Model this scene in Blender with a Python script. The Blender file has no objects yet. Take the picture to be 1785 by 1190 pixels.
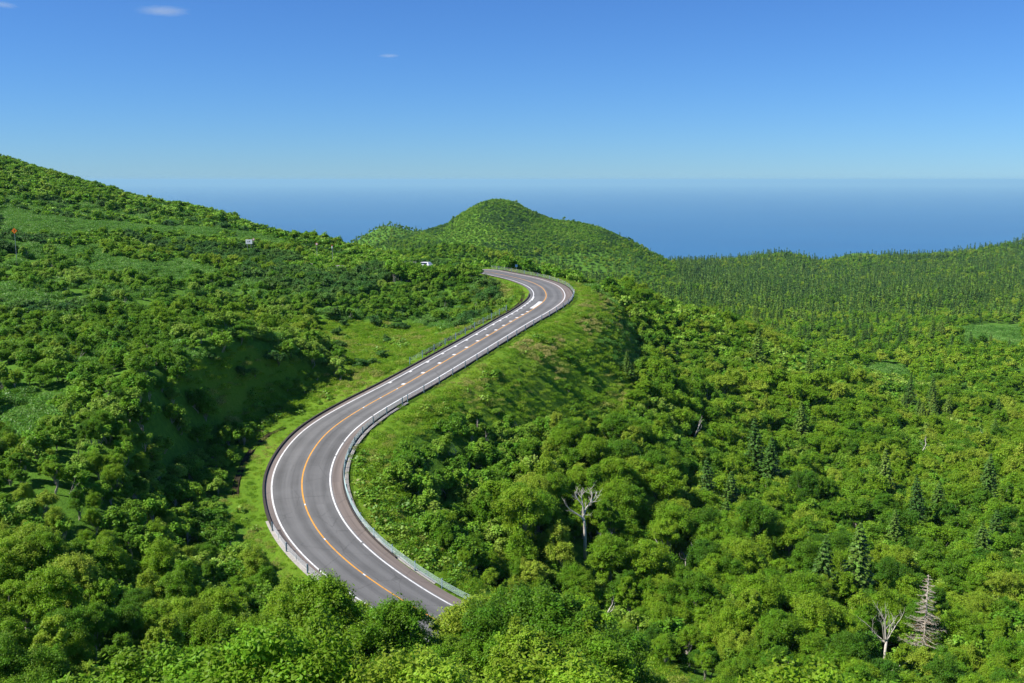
import bpy, math, random
import numpy as np
from mathutils import Vector, Matrix
random.seed(7)
rng = np.random.default_rng(11)
S = bpy.context.scene
COL = S.collection
R = math.radians

# ------------------------------------------------------------------ camera
F, VH = 1735.0, 313.0                       # focal length and row of the true horizon, in pixels of a 1785 x 1190 frame
PITCH = math.atan((595.0 - VH) / F)
cam_d = bpy.data.cameras.new('camera'); cam = bpy.data.objects.new('camera', cam_d); COL.objects.link(cam)
cam_d.sensor_width = 36.0; cam_d.lens = 36.0 * F / 1785.0
cam_d.clip_start = 0.5; cam_d.clip_end = 400000.0
cam.location = (0, 0, 0); cam.rotation_euler = (R(90) - PITCH, 0, 0)
S.camera = cam

# ------------------------------------------------------------------ sky, sun, exposure
SUN_EL = 49.0
SUN_DIR = Vector((-0.94, -0.28, 0)).normalized()
SUN_DIR = Vector((SUN_DIR.x * math.cos(R(SUN_EL)), SUN_DIR.y * math.cos(R(SUN_EL)), math.sin(R(SUN_EL))))
W = bpy.data.worlds.new('World'); S.world = W; W.use_nodes = True
nt = W.node_tree; nt.nodes.clear()
sky = nt.nodes.new('ShaderNodeTexSky'); sky.sky_type = 'NISHITA'; sky.sun_disc = False
sky.sun_elevation = R(SUN_EL); sky.sun_rotation = math.atan2(SUN_DIR.x, SUN_DIR.y)
sky.altitude = 700; sky.air_density = 1.0; sky.dust_density = 0.0; sky.ozone_density = 6.0
bg = nt.nodes.new('ShaderNodeBackground'); bg.inputs['Strength'].default_value = 0.073
wo = nt.nodes.new('ShaderNodeOutputWorld')
tint = nt.nodes.new('ShaderNodeMix'); tint.data_type = 'RGBA'; tint.blend_type = 'MULTIPLY'; tint.inputs[0].default_value = 1.0; tint.inputs[7].default_value = (0.465, 0.778, 1.20, 1)
nt.links.new(sky.outputs[0], tint.inputs[6]); nt.links.new(tint.outputs[2], bg.inputs[0]); nt.links.new(bg.outputs[0], wo.inputs[0])
sl = bpy.data.lights.new('sun', 'SUN'); sl.energy = 5.0; sl.angle = R(0.55); sl.color = (1.0, 0.955, 0.88)
so = bpy.data.objects.new('sun', sl); COL.objects.link(so)
so.rotation_euler = SUN_DIR.to_track_quat('Z', 'Y').to_euler()
S.view_settings.view_transform = 'Standard'; S.view_settings.look = 'None'
S.view_settings.exposure = 0.52; S.view_settings.gamma = 1.0; S.view_settings.use_curve_mapping = False
cy = S.cycles
cy.max_bounces = 6; cy.diffuse_bounces = 4; cy.glossy_bounces = 2; cy.transmission_bounces = 4
cy.transparent_max_bounces = 8; cy.volume_bounces = 0; cy.caustics_reflective = False; cy.caustics_refractive = False
cy.use_denoising = True

# ------------------------------------------------------------------ helpers
def ray(u, v):
    a = (u - 892.5) / F; b = (595.0 - v) / F
    return np.array([a, math.cos(PITCH) + b * math.sin(PITCH), -math.sin(PITCH) + b * math.cos(PITCH)])
def at_y(u, v, Y):
    d = ray(u, v); return d * (Y / d[1])
def at_z(u, v, Z):
    d = ray(u, v); return d * (Z / d[2])
def project(X, Y, Z):
    dz = Y * math.cos(PITCH) - Z * math.sin(PITCH); up = Y * math.sin(PITCH) + Z * math.cos(PITCH)
    dz = np.where(np.abs(dz) < 1e-3, 1e-3, dz)
    return 892.5 + F * X / dz, 595.0 - F * up / dz, dz

def tag(o, label=None, cat=None, group=None, kind=None):
    if label: o['label'] = label
    if cat: o['category'] = cat
    if group: o['group'] = group
    if kind: o['kind'] = kind
    return o
def new_mesh(name, V, Fc, mats=(), smooth=False, fmat=None):
    V = np.asarray(V, dtype=np.float32).reshape(-1, 3)
    me = bpy.data.meshes.new(name)
    if isinstance(Fc, np.ndarray):
        n, k = Fc.shape
        me.vertices.add(len(V)); me.vertices.foreach_set('co', V.ravel())
        me.loops.add(n * k); me.loops.foreach_set('vertex_index', Fc.astype(np.int32).ravel())
        me.polygons.add(n); me.polygons.foreach_set('loop_start', np.arange(0, n * k, k, dtype=np.int32))
        me.update(calc_edges=True)
    else:
        me.from_pydata([tuple(map(float, p)) for p in V], [], [tuple(map(int, q)) for q in Fc]); me.update()
    for m in mats: me.materials.append(m)
    if fmat is not None: me.polygons.foreach_set('material_index', np.asarray(fmat, dtype=np.int32))
    if smooth: me.polygons.foreach_set('use_smooth', np.ones(len(me.polygons), dtype=bool))
    return me
def link(name, me, parent=None, loc=(0, 0, 0)):
    o = bpy.data.objects.new(name, me); COL.objects.link(o); o.location = loc
    if parent is not None: o.parent = parent
    return o
def empty(name, loc=(0, 0, 0), rz=0.0):
    o = bpy.data.objects.new(name, None); COL.objects.link(o); o.location = loc; o.rotation_euler = (0, 0, rz)
    o.empty_display_size = 0.3; return o

class MB:                                     # collects simple solids into one mesh
    def __init__(s): s.v = []; s.f = []
    def add(s, V, Fc):
        b = len(s.v); s.v += [tuple(map(float, p)) for p in V]; s.f += [tuple(b + i for i in q) for q in Fc]
    def box(s, c, size, rz=0.0, tilt=None):
        x, y, z = [d / 2 for d in size]
        P = [(i * x, j * y, k * z) for i in (-1, 1) for j in (-1, 1) for k in (-1, 1)]
        M = Matrix.Rotation(rz, 3, 'Z')
        if tilt is not None: M = M @ tilt
        s.add([M @ Vector(p) + Vector(c) for p in P], [(0, 1, 3, 2), (4, 6, 7, 5), (0, 4, 5, 1), (2, 3, 7, 6), (0, 2, 6, 4), (1, 5, 7, 3)])
    def tube(s, pts, rad, n=8, caps=True):
        pts = [Vector(p) for p in pts]
        rad = list(rad) if hasattr(rad, '__len__') else [rad] * len(pts)
        rings = []; prev = None
        for i, p in enumerate(pts):
            t = (pts[min(i + 1, len(pts) - 1)] - pts[max(i - 1, 0)]).normalized()
            a = prev if prev is not None else (Vector((1, 0, 0)) if abs(t.x) < .9 else Vector((0, 1, 0)))
            a = (a - t * a.dot(t)).normalized(); prev = a; b = t.cross(a)
            rings.append([p + (a * math.cos(2 * math.pi * k / n) + b * math.sin(2 * math.pi * k / n)) * rad[i] for k in range(n)])
        V = [q for r in rings for q in r]; Q = []
        for i in range(len(pts) - 1):
            for k in range(n):
                Q.append((i * n + k, i * n + (k + 1) % n, (i + 1) * n + (k + 1) % n, (i + 1) * n + k))
        if caps: Q += [tuple(range(n))[::-1], tuple((len(pts) - 1) * n + k for k in range(n))]
        s.add(V, Q)
    def disc(s, c, r, nrm, th=0.03, n=20):
        nrm = Vector(nrm).normalized(); s.tube([Vector(c) - nrm * th / 2, Vector(c) + nrm * th / 2], r, n)
    def build(s, name, mat, parent=None, smooth=False):
        return link(name, new_mesh(name, s.v, s.f, [mat] if not isinstance(mat, (list, tuple)) else mat, smooth), parent)

# ------------------------------------------------------------------ materials
def mat(name):
    m = bpy.data.materials.new(name); m.use_nodes = True; n = m.node_tree; n.nodes.clear()
    out = n.nodes.new('ShaderNodeOutputMaterial'); return m, n, out
def principled(n, out, col=(0.5, 0.5, 0.5), rough=0.8, spec=0.3, metal=0.0):
    b = n.nodes.new('ShaderNodeBsdfPrincipled'); b.inputs['Base Color'].default_value = (*col, 1)
    b.inputs['Roughness'].default_value = rough; b.inputs['Specular IOR Level'].default_value = spec; b.inputs['Metallic'].default_value = metal
    n.links.new(b.outputs[0], out.inputs[0]); return b
def noise(n, scale, detail=4, rough=0.6, vec=None, dist=0.0):
    t = n.nodes.new('ShaderNodeTexNoise'); t.inputs['Scale'].default_value = scale; t.inputs['Detail'].default_value = detail
    t.inputs['Roughness'].default_value = rough; t.inputs['Distortion'].default_value = dist
    if vec is not None: n.links.new(vec, t.inputs['Vector'])
    return t
def ramp(n, fac, stops):
    r = n.nodes.new('ShaderNodeValToRGB'); e = r.color_ramp.elements
    while len(e) < len(stops): e.new(0.5)
    for i, (p, c) in enumerate(stops): e[i].position = p; e[i].color = (*c, 1)
    n.links.new(fac, r.inputs[0]); return r
def mixc(n, fac, a, b, mode='MIX'):
    m = n.nodes.new('ShaderNodeMix'); m.data_type = 'RGBA'; m.blend_type = mode
    for k, x in ((0, fac), (6, a), (7, b)):
        if isinstance(x, (int, float)): m.inputs[k].default_value = x
        elif isinstance(x, tuple): m.inputs[k].default_value = (*x, 1)
        else: n.links.new(x, m.inputs[k])
    return m.outputs[2]
def math_n(n, op, a, b=0.0, c=0.0):
    m = n.nodes.new('ShaderNodeMath'); m.operation = op
    for k, x in enumerate((a, b, c)):
        if isinstance(x, (int, float)): m.inputs[k].default_value = x
        else: n.links.new(x, m.inputs[k])
    return m.outputs[0]
def bump(n, height, strength, dist=0.1):
    b = n.nodes.new('ShaderNodeBump'); b.inputs['Strength'].default_value = strength; b.inputs['Distance'].default_value = dist
    n.links.new(height, b.inputs['Height']); return b.outputs[0]
def simple(name, col, rough=0.7, spec=0.3, metal=0.0, var=0.0, scale=3.0):
    m, n, out = mat(name); b = principled(n, out, col, rough, spec, metal)
    if var:
        g = n.nodes.new('ShaderNodeNewGeometry'); t = noise(n, scale, 5, 0.65, g.outputs['Position'])
        lo = tuple(c * (1 - var) for c in col); hi = tuple(min(1, c * (1 + var)) for c in col)
        r = ramp(n, t.outputs[0], [(0.3, lo), (0.7, hi)]); n.links.new(r.outputs[0], b.inputs['Base Color'])
    return m

def leaf_mat(name, cols, big=0.03, trans=0.3, spec=0.35, rough=0.5, leafvar=0.35, autumn=0.0):
    """cols: four greens, from dark to yellow-green."""
    m, n, out = mat(name)
    oi = n.nodes.new('ShaderNodeObjectInfo')
    big_n = noise(n, big, 3, 0.6, oi.outputs['Location'])
    f = math_n(n, 'ADD', math_n(n, 'MULTIPLY', oi.outputs['Random'], 0.80), math_n(n, 'MULTIPLY', math_n(n, 'SUBTRACT', big_n.outputs[0], 0.5), 1.5))
    f = math_n(n, 'ADD', f, 0.14)
    base = ramp(n, f, [(0.0, cols[0]), (0.35, cols[1]), (0.68, cols[2]), (1.0, cols[3])]).outputs[0]
    at = n.nodes.new('ShaderNodeAttribute'); at.attribute_name = 'leaf'
    h = n.nodes.new('ShaderNodeHueSaturation')
    h.inputs['Saturation'].default_value = 1.0
    n.links.new(math_n(n, 'ADD', 0.485, math_n(n, 'MULTIPLY', at.outputs['Fac'], 0.03)), h.inputs['Hue'])
    n.links.new(math_n(n, 'ADD', 1.0 - leafvar, math_n(n, 'MULTIPLY', at.outputs['Fac'], 2 * leafvar)), h.inputs['Value'])
    n.links.new(base, h.inputs['Color'])
    c = h.outputs[0]
    if autumn:
        k = math_n(n, 'GREATER_THAN', at.outputs['Fac'], 1.0 - autumn)
        c = mixc(n, math_n(n, 'MULTIPLY', k, 0.7), c, (0.22, 0.13, 0.02))
    b = n.nodes.new('ShaderNodeBsdfPrincipled'); n.links.new(c, b.inputs['Base Color'])
    b.inputs['Roughness'].default_value = rough; b.inputs['Specular IOR Level'].default_value = spec
    t = n.nodes.new('ShaderNodeBsdfTranslucent')
    n.links.new(mixc(n, 0.6, c, (0.20, 0.40, 0.02)), t.inputs[0])
    mx = n.nodes.new('ShaderNodeMixShader'); mx.inputs[0].default_value = trans
    n.links.new(b.outputs[0], mx.inputs[1]); n.links.new(t.outputs[0], mx.inputs[2]); n.links.new(mx.outputs[0], out.inputs[0])
    return m

M_birch = leaf_mat('birch_leaves', [(0.075, 0.195, 0.014), (0.150, 0.305, 0.014), (0.245, 0.405, 0.018), (0.375, 0.470, 0.045)], trans=0.42, spec=0.2)
M_shrub = leaf_mat('shrub_leaves', [(0.080, 0.215, 0.018), (0.150, 0.320, 0.020), (0.230, 0.410, 0.030), (0.340, 0.490, 0.070)], big=0.045, trans=0.4, spec=0.2)
M_pine = leaf_mat('dwarf_pine_needles', [(0.040, 0.125, 0.022), (0.062, 0.165, 0.024), (0.090, 0.205, 0.028), (0.130, 0.250, 0.036)], trans=0.1, spec=0.2)
M_fir = leaf_mat('fir_needles', [(0.055, 0.130, 0.022), (0.080, 0.175, 0.024), (0.125, 0.230, 0.03), (0.18, 0.280, 0.036)], trans=0.1, spec=0.2)
M_sasa = leaf_mat('bamboo_grass_leaves', [(0.085, 0.220, 0.022), (0.120, 0.280, 0.030), (0.160, 0.340, 0.045), (0.220, 0.400, 0.075)], big=0.05, trans=0.35, spec=0.4)
M_herb = leaf_mat('broad_herb_leaves', [(0.080, 0.200, 0.012), (0.130, 0.280, 0.016), (0.190, 0.350, 0.022), (0.270, 0.400, 0.045)], big=0.1, trans=0.3, autumn=0.05)
M_grass = leaf_mat('grass_blades', [(0.140, 0.290, 0.014), (0.220, 0.390, 0.018), (0.310, 0.450, 0.030), (0.46, 0.420, 0.12)], big=0.06, trans=0.4, spec=0.2, autumn=0.03)
M_dry = leaf_mat('dry_grass_blades', [(0.24, 0.32, 0.05), (0.34, 0.37, 0.08), (0.44, 0.40, 0.12), (0.54, 0.44, 0.17)], big=0.2, trans=0.3, spec=0.2)
M_bark = simple('pale_birch_bark', (0.36, 0.32, 0.27), 0.85, 0.2, var=0.45, scale=4)
M_dead = simple('bleached_dead_wood', (0.60, 0.55, 0.48), 0.8, 0.2, var=0.2, scale=6)
M_firbark = simple('grey_fir_bark', (0.13, 0.10, 0.08), 0.9, 0.2, var=0.3, scale=4)
M_deadfir = simple('grey_dead_fir_wood', (0.46, 0.41, 0.34), 0.85, 0.2, var=0.25, scale=4)
M_rust = simple('rusty_dead_needles', (0.30, 0.17, 0.07), 0.9, 0.1, var=0.3, scale=3)
M_asphalt, n, out = mat('asphalt')
b = principled(n, out, (0.16, 0.15, 0.14), 0.85, 0.25)
g = n.nodes.new('ShaderNodeNewGeometry')
uvn = n.nodes.new('ShaderNodeUVMap'); sep = n.nodes.new('ShaderNodeSeparateXYZ'); n.links.new(uvn.outputs[0], sep.inputs[0])
n1 = noise(n, 0.18, 5, 0.6, g.outputs['Position']); n2 = noise(n, 6.0, 4, 0.7, g.outputs['Position'])
# wheel tracks: slightly darker bands that follow the lanes (u = metres from the centre line)
au = math_n(n, 'ABSOLUTE', sep.outputs[0])
tr = math_n(n, 'COSINE', math_n(n, 'MULTIPLY', math_n(n, 'SUBTRACT', au, 0.85), 3.6))
mp = n.nodes.new('ShaderNodeMapping'); mp.inputs['Scale'].default_value = (2.4, 0.05, 1); n.links.new(uvn.outputs[0], mp.inputs[0])
n3 = noise(n, 1.0, 5, 0.65, mp.outputs[0])
fsum = math_n(n, 'ADD', math_n(n, 'MULTIPLY', n1.outputs[0], 0.5), math_n(n, 'ADD', math_n(n, 'MULTIPLY', n2.outputs[0], 0.2), math_n(n, 'ADD', math_n(n, 'MULTIPLY', n3.outputs[0], 0.45), math_n(n, 'MULTIPLY', tr, -0.09))))
rc = ramp(n, fsum, [(0.36, (0.098, 0.097, 0.093)), (0.55, (0.142, 0.141, 0.136)), (0.76, (0.190, 0.188, 0.181))])
sh = math_n(n, 'GREATER_THAN', au, 3.45)
shc = ramp(n, n3.outputs[0], [(0.3, (0.14, 0.115, 0.098)), (0.7, (0.24, 0.20, 0.175))])
# hairline cracks, cross seams and a few darker repairs
dv = n.nodes.new('ShaderNodeVectorMath'); dv.operation = 'MULTIPLY_ADD'; n.links.new(n2.outputs['Color'], dv.inputs[0]); dv.inputs[1].default_value = (0.5, 0.5, 0.0); n.links.new(uvn.outputs[0], dv.inputs[2])
vo = n.nodes.new('ShaderNodeTexVoronoi'); vo.feature = 'DISTANCE_TO_EDGE'; vo.inputs['Scale'].default_value = 0.22; n.links.new(dv.outputs[0], vo.inputs['Vector'])
crack = math_n(n, 'MULTIPLY', math_n(n, 'LESS_THAN', vo.outputs['Distance'], 0.008), math_n(n, 'GREATER_THAN', n1.outputs[0], 0.47))
seam = math_n(n, 'LESS_THAN', math_n(n, 'FRACT', math_n(n, 'MULTIPLY', sep.outputs[1], 1 / 26.5)), 0.004)
vp = n.nodes.new('ShaderNodeTexVoronoi'); vp.distance = 'CHEBYCHEV'; vp.inputs['Scale'].default_value = 1.0; mp2 = n.nodes.new('ShaderNodeMapping'); mp2.inputs['Scale'].default_value = (0.33, 0.055, 1); n.links.new(uvn.outputs[0], mp2.inputs[0]); n.links.new(mp2.outputs[0], vp.inputs['Vector'])
spc = n.nodes.new('ShaderNodeSeparateColor'); n.links.new(vp.outputs['Color'], spc.inputs[0]); patchm = math_n(n, 'GREATER_THAN', spc.outputs[0], 0.86)
wear = mixc(n, math_n(n, 'MULTIPLY', patchm, 0.16), mixc(n, sh, rc.outputs[0], shc.outputs[0]), (0.05, 0.05, 0.05))
n.links.new(mixc(n, math_n(n, 'MULTIPLY', math_n(n, 'MAXIMUM', crack, seam), 0.28), wear, (0.04, 0.04, 0.038)), b.inputs['Base Color'])
n.links.new(bump(n, n2.outputs[0], 0.3, 0.01), b.inputs['Normal'])
def paint(name, col):
    m, n, out = mat(name); b = principled(n, out, col, 0.6, 0.3)
    g = n.nodes.new('ShaderNodeNewGeometry'); t = noise(n, 2.2, 6, 0.75, g.outputs['Position'])
    r = ramp(n, t.outputs[0], [(0.30, tuple(c * 0.5 + 0.06 for c in col)), (0.52, col)]); n.links.new(r.outputs[0], b.inputs['Base Color']); return m
M_white = paint('white_road_paint', (0.78, 0.77, 0.74)); M_orange = paint('orange_road_paint', (0.78, 0.36, 0.045))
M_kerb = simple('dark_asphalt_kerb', (0.06, 0.052, 0.047), 0.9, 0.2, var=0.3, scale=5)
M_post = simple('blue_grey_painted_steel', (0.14, 0.22, 0.27), 0.5, 0.4, var=0.2, scale=5)
M_cable = simple('pale_teal_steel_cable', (0.42, 0.56, 0.54), 0.45, 0.5, var=0.1)
M_galv = simple('galvanised_steel_cable', (0.55, 0.56, 0.57), 0.45, 0.5, var=0.1)
M_conc = simple('concrete', (0.42, 0.39, 0.34), 0.9, 0.2, var=0.2, scale=3)
M_ditch = simple('damp_ditch_soil', (0.035, 0.028, 0.015), 0.95, 0.1, var=0.3, scale=2)
M_signw = simple('white_sign_face', (0.85, 0.85, 0.83), 0.4, 0.4); M_signo = simple('orange_sign_face', (0.85, 0.20, 0.01), 0.4, 0.4)
M_signr = simple('red_sign_face', (0.70, 0.05, 0.04), 0.4, 0.4); M_signb = simple('blue_sign_face', (0.08, 0.20, 0.45), 0.4, 0.4)
M_black = simple('black_sign_paint', (0.02, 0.02, 0.02), 0.5, 0.3)
M_pole = simple('galvanised_pole', (0.40, 0.41, 0.42), 0.5, 0.5)
M_reflect = simple('orange_reflector', (0.9, 0.35, 0.05), 0.3, 0.5)

# ------------------------------------------------------------------ road line, in metres
CL = [(4, 79.6, -42.49), (-1.6, 84.2, -41.74), (-6.78, 87.86, -40.91), (-11.89, 91.2, -39.38), (-16.3, 95.07, -38.05),
 (-19.9, 99.58, -36.86), (-22.54, 104.87, -35.86), (-24.35, 111, -34.98), (-25.15, 116.8, -34.35), (-25.15, 122.8, -33.65), (-24.3, 128.6, -32.90), (-22.3, 134.1, -32.10), (-19.4, 139.5, -31.15),
 (-16.46, 144.58, -30.29), (-13.7, 150.08, -29.47), (-11.1, 155.59, -28.72), (-8.7, 160.9, -28.06), (-6.3, 166.5, -27.43), (-3.9, 172.2, -26.81), (-1.6, 177.9, -26.23), (0.6, 183.5, -25.69),
 (2.7, 188.9, -25.28), (4.85, 194.9, -24.75), (6.3, 200.2, -24.42), (7.11, 206, -24.12), (7.2, 212.5, -23.81), (6.6, 218.6, -23.44), (5.1, 223.9, -23.09), (2.1, 228.9, -22.55),
 (-2.6, 232.7, -21.91), (-8, 235.8, -21.28), (-14, 239.5, -21.95), (-21.8, 244.5, -21.61), (-29.5, 249, -21.37), (-38, 253, -22.63), (-50, 255, -21.71), (-67, 250, -20.26)]
CL = np.array(CL, float)
def resample(P, step):
    d = np.r_[0, np.cumsum(np.linalg.norm(np.diff(P[:, :2], axis=0), axis=1))]; n = int(d[-1] / step) + 1; s = np.linspace(0, d[-1], n)
    # Catmull-Rom on the control points
    out = []
    for t in s:
        i = min(np.searchsorted(d, t, side='right') - 1, len(P) - 2); u = (t - d[i]) / (d[i + 1] - d[i])
        p0 = P[max(i - 1, 0)]; p1 = P[i]; p2 = P[i + 1]; p3 = P[min(i + 2, len(P) - 1)]
        out.append(0.5 * (2 * p1 + (p2 - p0) * u + (2 * p0 - 5 * p1 + 4 * p2 - p3) * u * u + (3 * p1 - p0 - 3 * p2 + p3) * u ** 3))
    return np.array(out)
C = resample(CL, 1.0)
for _ in range(6): C[1:-1] = (C[:-2] + 2 * C[1:-1] + C[2:]) / 4
T = np.gradient(C[:, :2], axis=0); T /= np.linalg.norm(T, axis=1)[:, None]
N = np.c_[-T[:, 1], T[:, 0]]                 # to the left of the direction of travel (away from the camera)
CS = np.r_[0, np.cumsum(np.linalg.norm(np.diff(C[:, :2], axis=0), axis=1))]
S0 = CS[np.argmin(np.hypot(C[:, 0] + 6.78, C[:, 1] - 87.86))]      # station 0 of the measured stretch
st = CS - S0
wL = np.interp(st, [0, 24, 36, 54, 66, 90, 114, 124, 138, 150, 163], [3.3, 3.3, 3.55, 3.45, 2.9, 2.6, 2.65, 2.9, 2.5, 3.0, 3.3])
wR = np.interp(st, [0, 45, 60, 100, 120, 140, 163], [3.2, 3.25, 3.15, 3.2, 3.7, 4.05, 4.3])
eL = wL + np.interp(st, [0, 20, 40, 60, 163], [1.25, 0.8, 0.75, 1.0, 0.75])      # outer edges of the asphalt
eR = wR + np.interp(st, [0, 40, 60, 120, 140, 163], [1.5, 1.35, 1.2, 1.3, 1.7, 1.4])
for a in (wL, wR, eL, eR):
    for _ in range(40): a[1:-1] = (a[:-2] + 2 * a[1:-1] + a[2:]) / 4
def side(s, off, dz=0.0):                     # point at station s, off metres to the left (+) or right (-)
    x = np.interp(s, st, C[:, 0]); y = np.interp(s, st, C[:, 1]); z = np.interp(s, st, C[:, 2])
    nx = np.interp(s, st, N[:, 0]); ny = np.interp(s, st, N[:, 1]); l = math.hypot(nx, ny)
    return np.array([x + nx / l * off, y + ny / l * off, z + dz])
def road_dist(X, Y):
    """signed distance to the road axis (left +), station and road height."""
    X = np.asarray(X, float).ravel(); Y = np.asarray(Y, float).ravel()
    best = np.full(X.shape, 1e9); idx = np.zeros(X.shape, int)
    near = np.where((X > -125) & (X < 80) & (Y > 20) & (Y < 300))[0]
    for c in range(0, len(near), 20000):
        k = near[c:c + 20000]
        d = (X[k][:, None] - C[None, :, 0]) ** 2 + (Y[k][:, None] - C[None, :, 1]) ** 2
        j = d.argmin(1); idx[k] = j; best[k] = np.sqrt(d[np.arange(len(k)), j])
    sg = np.where((X - C[idx, 0]) * N[idx, 0] + (Y - C[idx, 1]) * N[idx, 1] >= 0, 1.0, -1.0)
    perp = np.abs((X - C[idx, 0]) * N[idx, 0] + (Y - C[idx, 1]) * N[idx, 1])
    best = np.where(best < 1e8, np.maximum(perp, best * 0.98), best)
    return sg * best, idx

# ------------------------------------------------------------------ terrain height
HT = []                                       # control points of the bare ground (x, y, z)
def g_px(u, v, Y, canopy=0.0):
    p = at_y(u, v, Y); HT.append((p[0], p[1], p[2] - canopy))
for a in [(0,600,125,3.5),(0,500,165,2.5),(0,432,200,1.0),(0,800,85,4),(0,1000,62,5),(0,1190,46,6),(300,1190,48,6),(600,1190,50,6),(892,1190,52,6),(700,1098,68,5),(800,1100,67,5),(900,1080,68,5.5),(620,1048,72,5),(550,1030,75,5),(1150,1190,57,6.5),
          (1400,1190,66,7),(1785,1190,70,7),(1600,1100,84,7),(200,800,92,4),(200,1000,68,5),(160,650,115,3.5),(160,560,145,3),(350,1000,74,5.5),(500,1060,72,5.5),
          (290,650,114,2),(350,620,124,2),(425,595,135,2),(505,590,146,2),(565,598,156,2),(300,600,130,3),(430,560,158,3),(560,545,190,2),(250,480,190,2.5),(450,480,205,2.5),(620,500,205,2.5),(740,500,218,2.5),(700,463,238,2.2),(780,467,229,1.7),(835,474,226,1.2),(620,452,242,2.2),(560,446,250,2.2),(480,440,255,2),
          (435,432,272,1),(560,440,285,2.5),(872,484,222,1.0),(896,497,217,0.7),(912,515,210,0.4),(845,520,212,0.8),(800,540,207,1.0),(760,548,200,1.2),(250,420,250,2),(120,400,240,1),
          (200,380,310,1),(400,400,330,2),(500,418,330,2.5),(100,350,350,2),(300,365,380,2.5),(0,320,350,2.5),
          (0,273,440,3),(100,300,440,3),(200,325,435,3),(300,357,425,3),(400,376,410,3),(500,408,380,3),(590,434,345,2.5),(-200,240,430,3),(-200,400,220,2),(-200,700,120,4),(-200,1100,60,5),
          # valley, spur and right-hand side
          (1060,492,246,2.5),(1000,499,235,0.5),(1075,560,215,1),(1150,515,250,4),(1250,550,255,4.5),(1350,590,245,5),(1430,632,232,5),(1500,680,215,5),(1120,600,212,4),(1200,650,200,5),(1050,640,172,1.5),
          (900,640,162,1),(980,700,155,2),(850,720,142,2.5),(760,800,127,2.5),(715,870,115,2.5),(900,800,128,4.5),(1050,780,138,5),(1000,900,116,6),(860,960,106,5.5),(1150,900,122,6),(1300,780,170,6),
          (1300,950,118,6.5),(1450,850,150,6.5),(1650,850,152,6.5),(1785,900,132,6.5),(1600,960,118,7),(1100,1080,86,6.5),(900,1080,80,5.5),(1300,1080,86,7),
          (1600,720,230,5),(1785,720,235,4.5),(1785,620,330,4),(1600,640,320,4),(1500,600,400,4),(1300,565,460,5),(1785,560,470,4),(1500,562,560,5),
          (1900,900,130,6),(1950,1190,72,7),(1950,620,330,4),
          (1200,520,700,5),(1785,520,720,6),(1500,500,950,7),(1200,490,1000,7),(1785,470,1150,8),(1000,500,700,5),(900,478,800,4),(1050,480,900,5),
          (1200,458,1500,12),(1300,455,1500,12),(1430,458,1500,14),(1520,452,1500,12),(1650,450,1480,12),(1785,440,1400,12),(1950,425,1400,10),
          (650,470,420,3),(720,476,420,3),(800,482,420,3),(870,486,420,3),(620,462,520,3),(680,474,560,4),(750,478,560,4),(830,482,560,4),(600,462,780,4),(560,458,1100,5),(650,460,1050,5),(500,456,900,5),(470,450,700,4),(640,455,600,3),(750,462,650,3)]: g_px(*a)
HT += [(0, 0, -2.0), (-30, 5, -4), (30, 5, -6), (0, -40, 4), (-60, -30, 0), (60, -30, -6), (0, 14, -11), (-15, 12, -9), (15, 12, -12), (0, 28, -22), (-25, 28, -21), (28, 30, -26), (-100, 60, -12), (-70, 40, -16), (-45, 30, -17), (80, 50, -38), (130, 60, -60)]
for k, dz in (((0, 273, 440), -14), ((200, 325, 435), -20), ((400, 376, 410), -24), ((590, 434, 345), -30)):
    p = at_y(*k); HT.append((p[0] * 1.3, p[1] * 1.3, p[2] + dz)); HT.append((p[0] * 1.9, p[1] * 1.9, p[2] + dz * 5))
# right of the crest of the spur the ground falls away behind it
HT += [(70, 300, -48), (45, 320, -46), (20, 320, -42), (105, 280, -58), (130, 250, -63)]
for i in range(0, len(C), 9):
    if st[i] > -25: HT.append(tuple(C[i]))
for s_ in range(15, 160, 12):                 # level verge inside the first bend, then the toe of the cut
    p = side(s_, 11.0 if s_ < 62 else (8.0 if s_ < 100 else 4.6), -0.2); HT.append(tuple(p))
HT = np.array(HT)
def warp(X, Y):
    r = np.hypot(X, Y + 12.0) + 8.0
    return np.c_[np.arctan2(X, Y + 12.0) * 1.2, np.log(r)], r
def tps_k(d2): return np.where(d2 > 1e-12, 0.5 * d2 * np.log(np.maximum(d2, 1e-12)), 0.0)
Wc, Rc = warp(HT[:, 0], HT[:, 1])
nH = len(HT); D2 = ((Wc[:, None] - Wc[None]) ** 2).sum(2)
A_ = np.zeros((nH + 3, nH + 3)); A_[:nH, :nH] = tps_k(D2) + 2e-4 * np.eye(nH); A_[:nH, nH] = 1; A_[:nH, nH + 1:] = Wc; A_[nH, :nH] = 1; A_[nH + 1:, :nH] = Wc.T
coef = np.linalg.solve(A_, np.r_[HT[:, 2] / Rc, 0, 0, 0])
def smooth01(x): x = np.clip(x, 0, 1); return x * x * (3 - 2 * x)
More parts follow.
